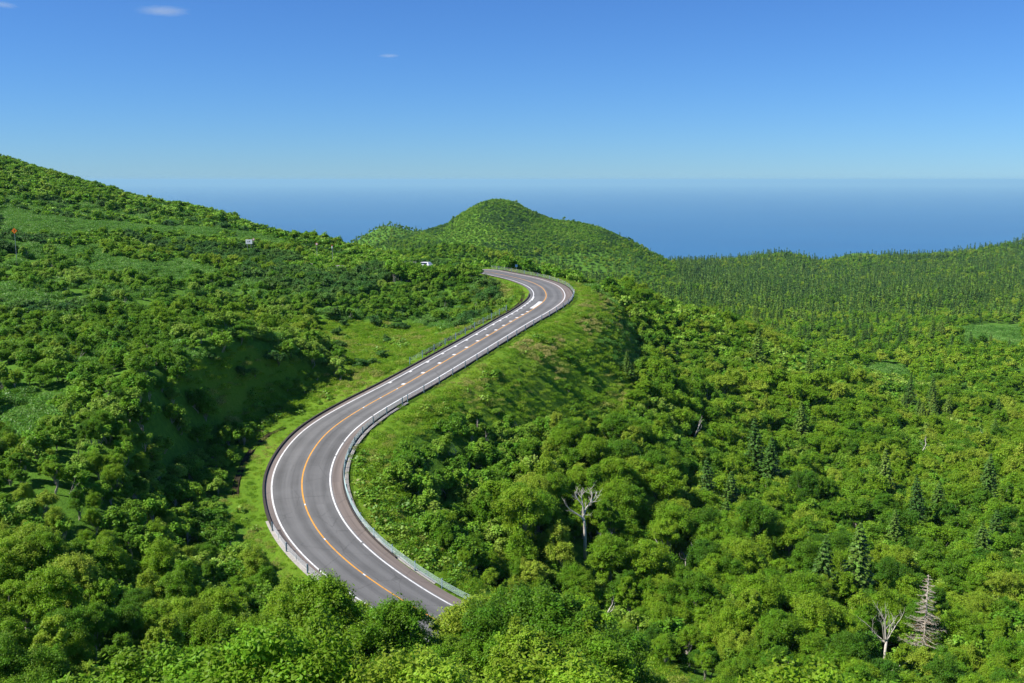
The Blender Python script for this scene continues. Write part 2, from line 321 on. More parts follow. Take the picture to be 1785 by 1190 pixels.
# value noise for undulation
_tab = rng.random((256, 256))
def vnoise(X, Y, sc):
    x = X / sc; y = Y / sc; xi = np.floor(x).astype(int); yi = np.floor(y).astype(int); fx = smooth01(x - xi); fy = smooth01(y - yi)
    g = lambda i, j: _tab[i & 255, j & 255]
    return (g(xi, yi) * (1 - fx) + g(xi + 1, yi) * fx) * (1 - fy) + (g(xi, yi + 1) * (1 - fx) + g(xi + 1, yi + 1) * fx) * fy - 0.5
def cone(X, Y, u, v, D, sx, sy, base, p=1.0):
    c = at_y(u, v, D); h = c[2] - base
    q = np.sqrt(((X - c[0]) / sx) ** 2 + ((Y - c[1]) / sy) ** 2)
    return base + h * np.maximum(0, 1 - q) ** p, q
def hill_profile(X, Y, D, pts, base_z, dep_front, dep_back):
    """a hill whose ridge at distance D passes through the pixel points pts; falls off to base_z in front and behind."""
    P = np.array([at_y(u, v, D) for u, v in pts]); ridge = np.interp(X, P[:, 0], P[:, 2], left=-999, right=-999)
    q = np.where(Y < D, (D - Y) / dep_front, (Y - D) / dep_back)
    fall = np.maximum(0, 1 - q); fall = fall * fall * (3 - 2 * fall) * 0.35 + fall * 0.65
    bz = base_z
    return np.where((ridge > -900) & (q < 1), bz + (ridge - bz) * fall, -9999)
def height(X, Y):
    X = np.asarray(X, float); Y = np.asarray(Y, float); sh_ = X.shape; X = X.ravel(); Y = Y.ravel()
    Z = np.zeros(X.shape)
    for c in range(0, len(X), 40000):
        x = X[c:c + 40000]; y = Y[c:c + 40000]; w, r = warp(x, y)
        d2 = ((w[:, None] - Wc[None]) ** 2).sum(2); k = tps_k(d2) @ coef[:nH] + coef[nH] + w @ coef[nH + 1:]
        Z[c:c + 40000] = k * r
    r0 = np.hypot(X, Y)
    # away from the view the ground levels off
    th = np.abs(np.arctan2(X, Y)); k = smooth01((th - R(52)) / R(25)) * smooth01((r0 - 20) / 60)
    Z = Z * (1 - k) + np.where(X < 0, -8.0, -70.0) * k
    # the far side: land falls to the sea beyond the plateau ridge
    far = smooth01((r0 - 1650) / 1500); Z = np.where(r0 > 1650, Z * (1 - far) + (-620) * far, Z)
    Z = np.where((r0 > 700), np.maximum(Z, -640), Z)
    # undulation
    Z = Z + vnoise(X, Y, 23.0) * 1.6 * smooth01((r0 - 30) / 60) + vnoise(X + 77, Y, 9.0) * 0.7 + vnoise(X, Y + 31, 70.0) * np.minimum(6.0, r0 / 90.0)
    Z = Z + vnoise(X - 500, Y, 160.0) * 5.0 * smooth01((r0 - 500) / 500)
    # cone hill in the middle distance, and a smaller one behind it
    H1 = hill_profile(X, Y, 1120.0, [(560,470),(600,446),(650,422),(700,403),(722,396),(748,389),(780,380),(800,365),(835,345),(860,338),(885,340),(905,347),(930,361),(965,373),(1010,378),(1045,387),(1080,402),(1120,424),(1160,446),(1200,462),(1230,480)], -130.0, 420.0, 500.0)
    H2 = hill_profile(X, Y, 1500.0, [(540,450),(580,434),(610,424),(640,405),(660,394),(682,389),(700,393),(730,400),(770,412),(820,440)], -190.0, 260.0, 300.0)
    H3 = hill_profile(X, Y, 1900.0, [(1400,462),(1440,450),(1462,441),(1490,433),(1512,434),(1535,439),(1580,446),(1620,460)], -220.0, 260.0, 300.0)
    H4 = hill_profile(X, Y, 1500.0, [(1120,475),(1160,460),(1200,453),(1300,447),(1340,441),(1375,437),(1400,441),(1432,456),(1460,450),(1520,443),(1600,441),(1650,439),(1700,433),(1740,424),(1785,416),(1850,405),(1990,395)], -170.0, 620.0, 500.0) - 8.5
    bumpy = vnoise(X, Y, 55.0) * 3 + vnoise(X, Y, 140.0) * 2
    Z = np.maximum(Z, np.maximum(np.maximum(H1 + bumpy * smooth01((H1 + 150) / 40) - 7.5, H2 - 2.5), np.maximum(H3 - 7.0, H4 + bumpy * 0.5)))
    # road bench
    d, j = road_dist(X, Y); zr = C[j, 2]; ad = np.abs(d)
    s_ = st[j]
    inner = np.where(d > 0, eL[j] + np.interp(s_, [-10, 5, 20, 40, 60, 75, 100, 150, 165, 175], [0.3, 1.5, 6.0, 7.0, 6.5, 5.0, 2.6, 1.8, 1.2, 0.5]), eR[j] + 0.9)
    width = np.where(d > 0, np.interp(s_, [0, 20, 30, 60, 80, 110, 150, 180], [8, 9, 9, 8, 8, 3.5, 3, 6]), 15.0)
    w = 1 - smooth01((ad - inner) / width)
    bench = zr - 0.12 - 0.25 * smooth01((ad - np.where(d > 0, eL[j], eR[j])) / 1.5)
    Z = Z * (1 - w) + bench * w
    return Z.reshape(sh_)

# polygons of the ground cover, read off the photograph and carried to the ground by projection
def in_poly(u, v, P):
    P = np.array(P, float); c = np.zeros(u.shape, bool); n_ = len(P)
    for i in range(n_):
        x1, y1 = P[i]; x2, y2 = P[(i + 1) % n_]
        if y1 == y2: continue
        k = ((y1 > v) != (y2 > v)) & (u < (x2 - x1) * (v - y1) / (y2 - y1) + x1); c ^= k
    return c
P_BANK = [(285,650),(360,625),(430,600),(520,625),(590,665),(598,698),(560,725),(475,765),(425,765),(355,712)]
P_MEADOW = [(545,556),(640,560),(700,566),(800,578),(850,560),(860,600),(740,640),(640,700),(590,690),(600,640),(570,600)]
P_VERGE = [(395,870),(398,800),(470,745),(600,700),(700,640),(880,540),(925,515),(940,530),(760,660),(560,760),(500,880),(620,1050),(540,1020),(460,990),(430,930)]
P_DRY = [[(915,618),(975,585),(990,600),(930,640)],[(985,572),(1035,545),(1060,570),(1010,600)],[(955,650),(985,628),(1000,640),(965,668)],[(838,512),(870,488),(898,505),(880,535),(850,545)],[(1030,500),(1075,505),(1080,530),(1045,535)]]
P_TRACK = [(905,702),(1040,590),(1052,596),(925,716)]
P_EMB = [(1000,495),(1050,500),(1100,560),(1125,610),(1115,690),(1060,785),(960,765),(880,742),(800,722),(735,740),(690,770),(650,825),(610,860),(590,800),(640,735),(760,660),(900,585),(990,530)]
P_MOUND = [(815,520),(850,480),(880,490),(925,520),(905,540),(850,570),(790,575),(770,560)]
P_HERB = [(600,800),(640,790),(700,860),(740,930),(790,990),(830,1010),(800,1060),(740,1010),(650,930),(600,860)]
P_SASA = [[(0,428),(90,432),(160,440),(260,452),(240,462),(120,450),(0,445)], [(0,500),(80,512),(95,525),(40,540),(0,538)], [(1670,566),(1785,556),(1785,612),(1690,600)],
          [(0,345),(150,352),(300,372),(430,398),(540,432),(430,420),(250,414),(0,408)], [(120,470),(200,455),(310,462),(390,480),(360,490),(230,480)], [(0,690),(70,680),(120,700),(100,750),(30,780),(0,770)],
          [(1490,640),(1560,650),(1620,700),(1570,720),(1500,680)], [(1650,690),(1785,700),(1785,725),(1700,715)]]

# ------------------------------------------------------------------ ground sheet
ths = np.unique(np.r_[np.linspace(-180, -60, 40), np.linspace(-60, -33, 60), np.linspace(-33, 33, 520), np.linspace(33, 60, 60), np.linspace(60, 180, 40)])
rs = np.r_[0.8, 2, 4, 7, 11, 16, 22, 28, 34, np.geomspace(38, 330, 330), np.geomspace(332, 4200, 230)]
TH, RR = np.meshgrid(np.radians(ths[:-1]), rs); GX = RR * np.sin(TH); GY = RR * np.cos(TH); GZ = height(GX, GY)
nr, nth = GX.shape
I, J = np.meshgrid(np.arange(nr - 1), np.arange(nth), indexing='ij'); J2 = (J + 1) % nth
FG = np.stack([I * nth + J, I * nth + J2, (I + 1) * nth + J2, (I + 1) * nth + J], -1).reshape(-1, 4)
cidx = nr * nth
Vg = np.c_[GX.ravel(), GY.ravel(), GZ.ravel()]
M_ground, n, out = mat('ground_cover')
b = principled(n, out, (0.05, 0.12, 0.02), 0.95, 0.1)
g = n.nodes.new('ShaderNodeNewGeometry')
a1 = n.nodes.new('ShaderNodeAttribute'); a1.attribute_name = 'grass'
k1 = noise(n, 0.12, 6, 0.7, g.outputs['Position']); k2 = noise(n, 1.4, 5, 0.7, g.outputs['Position']); k3 = noise(n, 9.0, 4, 0.7, g.outputs['Position'])
under = ramp(n, k2.outputs[0], [(0.25, (0.050, 0.120, 0.014)), (0.55, (0.095, 0.210, 0.020)), (0.8, (0.150, 0.29, 0.032))])
gr = ramp(n, math_n(n, 'ADD', math_n(n, 'MULTIPLY', k1.outputs[0], 0.6), math_n(n, 'MULTIPLY', k2.outputs[0], 0.4)), [(0.3, (0.080, 0.175, 0.012)), (0.5, (0.135, 0.250, 0.018)), (0.68, (0.20, 0.285, 0.030)), (0.8, (0.27, 0.28, 0.08))])
fine = mixc(n, 0.55, gr.outputs[0], ramp(n, k3.outputs[0], [(0.3, (0.45, 0.45, 0.45)), (0.7, (1.25, 1.25, 1.2))]).outputs[0], 'MULTIPLY')
n.links.new(mixc(n, a1.outputs['Fac'], under.outputs[0], fine), b.inputs['Base Color'])
n.links.new(bump(n, math_n(n, 'ADD', k2.outputs[0], math_n(n, 'MULTIPLY', k3.outputs[0], 0.4)), 0.8, 0.25), b.inputs['Normal'])
gme = new_mesh('ground', Vg, FG, [M_ground], smooth=True)
gu, gv, gd = project(Vg[:, 0], Vg[:, 1], Vg[:, 2])
rd, rj = road_dist(Vg[:, 0], Vg[:, 1])
front = (gd > 5) & (Vg[:, 1] < 330)
gmask = np.zeros(len(Vg), bool)
for P in (P_BANK, P_MEADOW, P_VERGE, P_EMB, P_MOUND, P_HERB): gmask |= in_poly(gu, gv, P) & front
gmask |= (np.abs(rd) < 7); gmask = gmask.astype(np.float32); gmask[(Vg[:, 1] > 900) & (Vg[:, 2] > -62)] = 0.3
gat = gme.attributes.new('grass', 'FLOAT', 'POINT'); gat.data.foreach_set('value', gmask.astype(np.float32))
ground = link('ground', gme); tag(ground, 'green undergrowth covered hills falling towards the sea', 'ground', kind='structure')

# sea
rr_ = np.r_[0, np.geomspace(500, 100000, 90)]; tt = np.radians(np.linspace(-180, 180, 145)[:-1]); TT, RS = np.meshgrid(tt, rr_)
SX = RS * np.sin(TT); SY = RS * np.cos(TT); SZ = -632.0 - RS * 0
I, J = np.meshgrid(np.arange(len(rr_) - 1), np.arange(144), indexing='ij'); J2 = (J + 1) % 144
M_sea, n, out = mat('sea_water'); b = principled(n, out, (0.010, 0.075, 0.20), 0.3, 0.35); b.inputs['IOR'].default_value = 1.33
g = n.nodes.new('ShaderNodeNewGeometry'); mp = n.nodes.new('ShaderNodeMapping'); mp.inputs['Scale'].default_value = (0.00025, 0.0006, 1); n.links.new(g.outputs['Position'], mp.inputs[0])
sn = noise(n, 1.0, 4, 0.55, mp.outputs[0]); r_ = ramp(n, sn.outputs[0], [(0.3, (0.003, 0.078, 0.21)), (0.7, (0.006, 0.108, 0.255))]); n.links.new(r_.outputs[0], b.inputs['Base Color'])
sea = link('sea', new_mesh('sea', np.c_[SX.ravel(), SY.ravel(), SZ.ravel()], np.stack([I * 144 + J, I * 144 + J2, (I + 1) * 144 + J2, (I + 1) * 144 + J], -1).reshape(-1, 4), [M_sea], smooth=True))
tag(sea, 'calm blue sea beyond the hills', 'sea', kind='structure')

#ROAD
# ------------------------------------------------------------------ road sheet, kerbs and painted markings
def strip(name, s0, s1, offa, offb, dz, m, step=1.0, uv=False):
    ss = np.arange(s0, s1 + 1e-6, step); V = []; UV = []
    nc = 7 if uv else 2
    for s_ in ss:
        a = offa(s_) if callable(offa) else offa; b_ = offb(s_) if callable(offb) else offb
        for k in range(nc):
            o = a + (b_ - a) * k / (nc - 1); V.append(side(s_, o, dz)); UV.append((o, s_))
    Fq = [(i * nc + k, i * nc + k + 1, (i + 1) * nc + k + 1, (i + 1) * nc + k) for i in range(len(ss) - 1) for k in range(nc - 1)]
    me = new_mesh(name, V, Fq, [m])
    if uv:
        l = me.uv_layers.new(name='UVMap')
        for p in me.polygons:
            for li in p.loop_indices: l.data[li].uv = UV[me.loops[li].vertex_index]
    return link(name, me)
fL = lambda s_: float(np.interp(s_, st, wL)); fR = lambda s_: -float(np.interp(s_, st, wR))
gL = lambda s_: float(np.interp(s_, st, eL)); gR = lambda s_: -float(np.interp(s_, st, eR))
sA, sB = st[0] + 1, st[-1] - 1
road = strip('road', sA, sB, gR, gL, 0.0, M_asphalt, 1.0, True); tag(road, 'winding grey asphalt two lane mountain road', 'road', kind='structure')
def marks(name, parts, m, label):
    V = []; Fq = []
    for (s0, s1, oa, ob, step) in parts:
        n_ = max(2, int(math.ceil((s1 - s0) / step)) + 1); b0 = len(V)
        for s_ in np.linspace(s0, s1, n_):
            a = oa(s_) if callable(oa) else oa; c_ = ob(s_) if callable(ob) else ob
            V += [side(s_, a, 0.006), side(s_, c_, 0.006)]
        Fq += [(b0 + 2 * i, b0 + 2 * i + 1, b0 + 2 * i + 3, b0 + 2 * i + 2) for i in range(n_ - 1)]
    o = link(name, new_mesh(name, V, Fq, [m])); tag(o, label, 'road marking', kind='structure'); return o
edge = [(sA, sB, lambda s_: fL(s_) - 0.09, lambda s_: fL(s_) + 0.09, 0.8)]
for a, b_ in ((sA, 14.2), (14.5, 38.6), (38.9, 43.4), (43.8, 53.6), (53.9, sB)):
    edge.append((a, b_, lambda s_: fR(s_) - 0.09, lambda s_: fR(s_) + 0.09, 0.8))
s_ = 66.0; gap = 5.6; ticks = []
while s_ < 128:                                # comb of slow-down dashes beside the edge line and the centre line
    ticks.append(s_); s_ += gap; gap = max(1.25, gap * 0.94)
ctr_w = []
for k in ticks:
    edge.append((k, k + 0.62, lambda q: fL(q) - 0.42, lambda q: fL(q) - 0.09, 0.6))
    if k < 117: ctr_w.append((k, k + 0.6, 0.10, 0.62, 0.6))
edge.append((127.0, 131.5, lambda q: fL(q) - 0.30, lambda q: fL(q) - 0.09, 0.8))
ctr_w.append((118.2, 125.6, 0.12, 0.95, 0.8))
for q in (9, 16.5, 24.5, 56, 60, 64): ctr_w.append((q, q + 0.35, -0.085, 0.085, 0.35))
marks('road_markings', edge + ctr_w, M_white, 'white edge lines and slow-down dashes painted on the road')
cuts = [sA, 9, 9.35, 16.5, 16.85, 24.5, 24.85, 56, 56.35, 60, 60.35, 64, 64.35, sB]
marks('centre_road_marking', [(cuts[i], cuts[i + 1], -0.08, 0.08, 0.8) for i in range(0, len(cuts), 2)], M_orange, 'orange no-overtaking line along the middle of the road')
# low asphalt kerb on the left edge
def kerb(name, s0, s1, f, sg, label, w_=0.22, h_=0.15, m=M_kerb):
    ss = np.arange(s0, s1, 1.0); V = []; Fq = []
    for q in ss:
        o = f(q)
        for a, z in ((0, -0.25), (0, h_), (sg * w_, h_), (sg * w_, -0.35)): V.append(side(q, o + a + sg * 0.003, z))
    for i in range(len(ss) - 1):
        for k in range(3): Fq.append((i * 4 + k, i * 4 + k + 1, (i + 1) * 4 + k + 1, (i + 1) * 4 + k))
    Fq += [(0, 1, 2, 3), tuple(len(V) - 4 + k for k in (3, 2, 1, 0))]
    o = link(name, new_mesh(name, V, Fq, [m])); tag(o, label, 'kerb', kind='structure')
kerb('kerb', 20, 136, gL, 1, 'dark low asphalt kerb along the inner edge of the road', 0.25, 0.2)
kerb('outer_kerb', 10, 165, gR, -1, 'low kerb under the cable guardrail on the valley edge', 0.18, 0.12)
# gravel strip outside the rails
strip('gravel_shoulder', 4, 60, lambda q: gR(q) - 0.19, lambda q: gR(q) - 0.75, -0.08, M_conc, 1.0).update_tag()
tag(bpy.data.objects['gravel_shoulder'], 'pale gritty strip outside the kerb', 'shoulder', kind='structure')
strip('gravel_verge', -2, 22, lambda q: gL(q) - 0.01, lambda q: gL(q) + 0.55, 0.004, M_conc, 1.0)
tag(bpy.data.objects['gravel_verge'], 'pale gritty strip below the guardrail at the lower bend', 'shoulder', kind='structure')

def hz(x, y): return float(height(np.array([x]), np.array([y]))[0])
# drainage ditches
def ditch(name, pts_px, label, w_=0.45):
    P = []
    for u, v in pts_px:
        Y = 90.0
        for _ in range(40):
            p = at_y(u, v, Y); z = hz(p[0], p[1]); Y = Y * 0.6 + 0.4 * (at_z(u, v, z)[1] if z < -1 else Y)
        P.append(at_y(u, v, Y))
    P = np.array(P); P = resample(P, 1.0); V = []; Fq = []
    Tn = np.gradient(P[:, :2], axis=0); Tn /= np.linalg.norm(Tn, axis=1)[:, None]; Nn = np.c_[-Tn[:, 1], Tn[:, 0]]
    X = P[:, 0]; Yy = P[:, 1]; Zz = height(X, Yy)
    for i in range(len(P)):
        for o, dz in ((-w_ * 1.3, 0.02), (-w_, 0.12), (-w_ * .6, 0.05), (w_ * .6, 0.05), (w_, 0.12), (w_ * 1.3, 0.02)):
            V.append((X[i] + Nn[i, 0] * o, Yy[i] + Nn[i, 1] * o, Zz[i] + dz))
    for i in range(len(P) - 1):
        for k in range(5): Fq.append((i * 6 + k, i * 6 + k + 1, (i + 1) * 6 + k + 1, (i + 1) * 6 + k))
    o = link(name, new_mesh(name, V, Fq, [M_ditch])); tag(o, label, 'ditch', kind='structure'); return o
ditch('drainage_ditch', [(411,868),(412,845),(420,820),(432,795),(450,773),(470,758),(495,745)], 'dark drainage ditch curving across the mown verge inside the bend', 0.3)
ditch('drainage_ditch', [(740,618),(790,588),(840,562),(880,545),(905,529),(912,515),(909,508)], 'dark ditch at the foot of the mound inside the far bend', 0.28)

# cable guardrails
def guardrail(s0, s1, f, sg, step, label, cmat, n_c=6, name='cable_guardrail', cr=0.017, off=0.30, top=0.80, z0=0.0):
    root = empty(name, tuple(side(s0, f(s0) + sg * off, 0))); tag(root, label, 'guardrail', 'cable guardrails along the road')
    base = Vector(root.location); ss = list(np.arange(s0, s1 + 0.01, step))
    pos = [Vector(side(q, f(q) + sg * off, z0)) for q in ss]
    proto = MB(); proto.box((0, 0, 0.30), (0.11, 0.11, 1.2)); proto.box((0, 0, 0.915), (0.13, 0.13, 0.03))
    pm = new_mesh('post', proto.v, proto.f, [M_post])
    pr = MB(); pr.box((0, -0.065, 0.72), (0.07, 0.01, 0.10)); rm = new_mesh('reflector', pr.v, pr.f, [M_reflect])
    for i, p in enumerate(pos):
        t = pos[min(i + 1, len(pos) - 1)] - pos[max(i - 1, 0)]
        o = link('post', pm, root, p - base); o.rotation_euler = (0, 0, math.atan2(t.y, t.x))
        if i % 3 == 1: link('reflector', rm, o)
    for c_ in range(n_c):
        m_ = MB(); z = 0.22 + (top - 0.22) * c_ / (n_c - 1)
        fine = [Vector(side(q, f(q) + sg * (off - 0.075), z0 + z)) - base for q in np.arange(s0, s1 + 0.01, 1.0)]
        m_.tube(fine, cr, 5); m_.build('cable', cmat, root)
    m_ = MB()
    for i in range(len(pos) - 1):
        for k in (0.5,):
            q = ss[i] + (ss[i + 1] - ss[i]) * k; p = Vector(side(q, f(q) + sg * (off - 0.02), z0 + 0.5)) - base; o = MB(); o.box(p, (0.04, 0.02, 0.62)); o.build('cable_spacer', M_cable, root)
    return root
guardrail(-1.0, 60, gR, -1, 4.0, 'pale teal cable guardrail with blue-grey posts around the valley side of the near bend', M_cable)
guardrail(60.3, 136, gR, -1, 4.0, 'silvery cable guardrail down the straight, between the road and the grassy embankment', M_galv)
guardrail(136.4, 168, gR, -1, 3.2, 'cable guardrail curving round the outside of the upper bend', M_galv, n_c=4, cr=0.012)
guardrail(-4, 20.5, gL, 1, 4.0, 'short cable guardrail with dark posts above the mown verge at the lower bend', M_galv)
guardrail(76, 116, lambda q: gL(q) + 1.1, 1, 4.0, 'pale cable fence set back behind the dark kerb of the straight', M_galv, n_c=5, cr=0.012)
guardrail(190, 202, gR, -1, 4.0, 'far piece of pale guardrail showing above the mound', M_galv, n_c=4)

#THINGS
# ------------------------------------------------------------------ signs, dead trees and a car
def ground_at(u, v, y0=55.0, y1=330.0):
    """where the sight line of a pixel meets the ground."""
    Ys = np.linspace(y0, y1, 600); P = np.array([at_y(u, v, y) for y in Ys]); H = height(P[:, 0], P[:, 1]); k = np.where(P[:, 2] <= H)[0]
    i = k[0] if len(k) else len(Ys) - 1; return np.array([P[i, 0], P[i, 1], H[i]])
DEAD_FIR = ground_at(1608, 1150); DEAD_BIRCH = ground_at(1020, 975); DEAD_FAN = ground_at(1541, 1150)
print('dead', DEAD_FIR, DEAD_BIRCH, DEAD_FAN)
def px_h(base, vtop):                          # height of a thing whose top shows at row vtop
    z = base[2]
    for _ in range(60):
        u_, v_, d_ = project(base[0], base[1], z); z += (v_ - vtop) * d_ / F * 0.7
    return float(z - base[2])
def branchy(b, p, dirv, L, r, depth, bend=0.25, spread=0.55, up=0.15):
    pts = [Vector(p)]; d = Vector(dirv).normalized()
    for k in range(4):
        d = (d + Vector(rng.normal(size=3)) * bend * 0.5 + Vector((0, 0, up * 0.5))).normalized(); pts.append(pts[-1] + d * L / 4)
    b.tube(pts, np.linspace(r, r * 0.35, 5), 6, caps=False)
    if depth > 0:
        for k in range(3):
            q = pts[2 + k % 3]; a = Vector(rng.normal(size=3)); a = (a - d * a.dot(d)).normalized()
            branchy(b, q, (d + a * spread * (0.7 + 0.6 * rng.random())), L * (0.42 + 0.2 * rng.random()), r * 0.42, depth - 1, bend, spread, up)
def dead_conifer():
    H = px_h(DEAD_FIR, 1001); root = empty('dead_conifer', tuple(DEAD_FIR)); tag(root, 'bare grey dead conifer with rusty twigs, standing above the lower right woods', 'dead tree')
    b = MB(); b.tube([(0, 0, -1), (0.05, 0, H * 0.5), (0, 0, H)], [0.19, 0.11, 0.02], 8); b.build('trunk', M_deadfir, root, True)
    bb = MB(); rb = MB(); bb.tube([(0, 0, H * 0.15), (0, 0, H * 0.98)], 0.012, 5)
    for i in range(26):
        f = i / 25; z = H * (0.16 + 0.82 * f); Lm = (2.5 * (1 - f) ** 0.8 + 0.25)
        for k in range(5):
            a = rng.random() * 6.283; L = Lm * (0.45 + 0.65 * rng.random()); e = Vector((math.cos(a), math.sin(a), 0)); side_ = Vector((-e.y, e.x, 0)); s0 = Vector((0, 0, z))
            p = [s0, s0 + e * L * 0.5 + Vector((0, 0, -0.05 * L)), s0 + e * L + Vector((0, 0, 0.02 * L))]; bb.tube(p, [0.035, 0.022, 0.008], 5, False)
            for t in range(7):
                q = p[0].lerp(p[2], 0.3 + 0.1 * t); s_ = 1 if t % 2 else -1; (rb if rng.random() < 0.28 else bb).tube([q, q + side_ * s_ * L * 0.2 + e * L * 0.12 + Vector((0, 0, -0.06))], [0.013, 0.005], 4, False)
    bb.build('bare_branches', M_deadfir, root); o = rb.build('dead_twigs', M_rust, root); tag(o, 'rusty brown twigs left on the dead branches')
def dead_birch():
    root = empty('dead_birch', tuple(DEAD_BIRCH)); tag(root, 'bare white birch with two long forked limbs, among green crowns below the road', 'dead tree')
    H = px_h(DEAD_BIRCH, 858); m_per = 1.0
    dist = float(np.hypot(DEAD_BIRCH[1], DEAD_BIRCH[2])); k = dist / F    # metres per pixel of the photograph
    def q(u, v, dy=0.0): return Vector(((u - 1020) * k, dy, max(0.0, px_h(DEAD_BIRCH, v))))
    b = MB(); b.tube([(0, 0, -1), q(1019, 930), q(1018, 912), q(1016, 902)], [0.22, 0.19, 0.16, 0.13], 9); b.build('trunk', M_dead, root, True)
    for pts, r in (([q(1017, 908), q(1013, 900, -0.2), q(1003, 893, -0.3), q(992, 885, -0.4), q(986, 878, -0.5)], 0.13), ([q(1016, 903), q(1016, 890, 0.2), q(1015, 880, 0.1), q(1008, 872), q(1003, 864), q(1001, 857)], 0.12),
                   ([q(1015, 881, 0.1), q(1013, 870, 0.3), q(1014, 862, 0.5)], 0.07), ([q(1016, 899), q(1021, 888, 0.5), q(1028, 880, 0.8), q(1036, 872, 1.0), q(1040, 862, 1.2)], 0.11), ([q(1028, 880, 0.8), q(1036, 880, 1.3), q(1044, 871, 1.6)], 0.07), ([q(1030, 878, 0.8), q(1031, 866, 0.9), q(1029, 855, 1.2)], 0.06)):
        b = MB(); b.tube(pts, np.linspace(r, r * 0.35, len(pts)), 7, False)
        for _ in range(7): j_ = int(rng.integers(1, len(pts))); branchy(b, pts[j_ - 1].lerp(pts[j_], rng.random()), (pts[j_] - pts[j_ - 1]).normalized() + Vector(rng.normal(size=3)) * 0.5, 0.9, 0.028, 1)
        b.build('limb', M_dead, root, True)
def dead_fan():
    root = empty('dead_shrub', tuple(DEAD_FAN)); tag(root, 'ivory leafless shrub with a fan of upright branches, beside the dead conifer', 'dead tree'); H = px_h(DEAD_FAN, 1078)
    b = MB(); b.tube([(0, 0, -1), (0.1, 0, H * 0.45)], [0.17, 0.13], 8); b.build('trunk', M_dead, root, True)
    for a, t in ((-1.0, 0.9), (-0.6, 1.0), (-0.25, 1.05), (0.1, 0.95), (0.45, 0.9), (0.8, 0.75), (-1.3, 0.6)):
        b = MB(); branchy(b, (0.05, 0, H * 0.4), (math.sin(a) * 0.75, rng.normal() * 0.2, math.cos(a)), H * 0.62 * t, 0.075, 2, 0.2, 0.5, 0.2); b.build('branch', M_dead, root, True)
def pale_trunk(u, v, L, lean, label):
    p = ground_at(u, v + 26); root = empty('bare_trunk', tuple(p)); tag(root, label, 'bare trunk', 'pale leaning trunks among the crowns')
    top = at_y(u, v, p[1] - 1.5); h = max(2.5, top[2] - p[2] + 1.0); b = MB(); d = Vector((lean, -0.15, 1)).normalized()
    pts = [Vector((0, 0, -0.8))]; 
    for k in range(6): d = (d + Vector((rng.normal() * 0.12 + lean * 0.12, rng.normal() * 0.1, 0))).normalized(); pts.append(pts[-1] + d * (h + 0.8) / 6)
    b.tube(pts, np.linspace(0.12, 0.06, 7), 8); b.build('trunk', M_dead, root, True)
    for k in range(3): b = MB(); branchy(b, pts[4 + k % 3], (lean + rng.normal() * 0.7, rng.normal() * 0.4, 0.7), L * 0.6, 0.06, 1); b.build('limb', M_dead, root, True)
PALE = [(1203, 748, 2.2, 0.35, 'white leaning trunk among crowns on the spur, farthest from the road bend'), (1112, 958, 2.0, 0.4, 'pale forked trunk leaning out of dark shade below the bare white birch'), (1198, 985, 2.0, 0.05, 'upright pale trunk under a yellow-green birch in the valley'),
        (1684, 770, 2.6, 0.3, 'pair of crooked pale limbs high in the woods near the right edge'), (1412, 838, 2.0, -0.3, 'short white trunk in a dark gap of the middle woods'), (1588, 778, 2.2, 0.6, 'white trunk lying almost flat in a gap of the upper woods'),
        (1065, 955, 1.8, -0.1, 'thin pale stem just beside the bare white birch'), (1283, 845, 2.0, 0.3, 'crooked pale limbs beside the dark firs'), (1530, 1160, 1.6, 0.4, 'pale bare stump below the ivory shrub'), (1040, 1080, 1.8, 0.2, 'pale broken stem in the near canopy below the bare birch')]
def sign_post(name, u, v, Y, label, build, group=None, cat='sign'):
    c = at_y(u, v, Y); zg = hz(c[0], c[1]); root = empty(name, (c[0], c[1], zg)); tag(root, label, cat, group); h = max(c[2] - zg, 0.6); build(root, h); return root
def diamond(root, h):
    b = MB(); b.tube([(0, 0.03, -0.5), (0, 0.03, h + 0.4)], 0.04, 8); b.build('pole', M_pole, root)
    b = MB(); T_ = Matrix.Rotation(R(45), 3, 'Y'); b.box((0, -0.02, h), (0.78, 0.025, 0.78), 0, T_); f = b.build('sign_plate', M_signo, root)
    b = MB(); b.box((0, -0.036, h - 0.05), (0.10, 0.01, 0.32)); b.box((0.08, -0.036, h + 0.12), (0.2, 0.01, 0.10)); b.build('symbol', M_black, f)
def board(root, h):
    for x in (-0.5, 0.5): b = MB(); b.tube([(x, 0.05, -0.5), (x, 0.05, h + 0.5)], 0.045, 8); b.build('post', M_pole, root)
    b = MB(); b.box((0, 0, h), (1.75, 0.05, 1.2)); f = b.build('board', M_signw, root)
    b = MB(); b.box((-0.28, -0.032, h - 0.02), (0.30, 0.012, 0.22)); b.box((0.18, -0.032, h + 0.06), (0.22, 0.012, 0.34)); b.build('symbol', M_black, f)
def round_sign(face, r=0.42, col2=None):
    def f(root, h):
        b = MB(); b.tube([(0, 0.04, -0.5), (0, 0.04, h + r)], 0.04, 8); b.build('pole', M_pole, root)
        b = MB(); b.disc((0, -0.01, h), r, (0, 1, 0), 0.03, 24); p = b.build('sign_plate', face, root)
        if col2 is not None: b = MB(); b.disc((0, -0.035, h), r * 0.66, (0, 1, 0), 0.012, 24); b.build('sign_centre', col2, p)
    return f
def marker(root, h):
    b = MB(); b.tube([(0, 0, -0.5), (0, 0, h - 0.55)], 0.04, 8); b.build('pole', M_pole, root); b = MB(); b.tube([(0, 0, h - 0.55), (0, 0, h + 0.1)], 0.15, 10); b.build('post', M_signw, root); b = MB(); b.tube([(0, 0, h + 0.1), (0, 0, h + 0.35)], 0.16, 10); b.build('cap', M_signr, root)
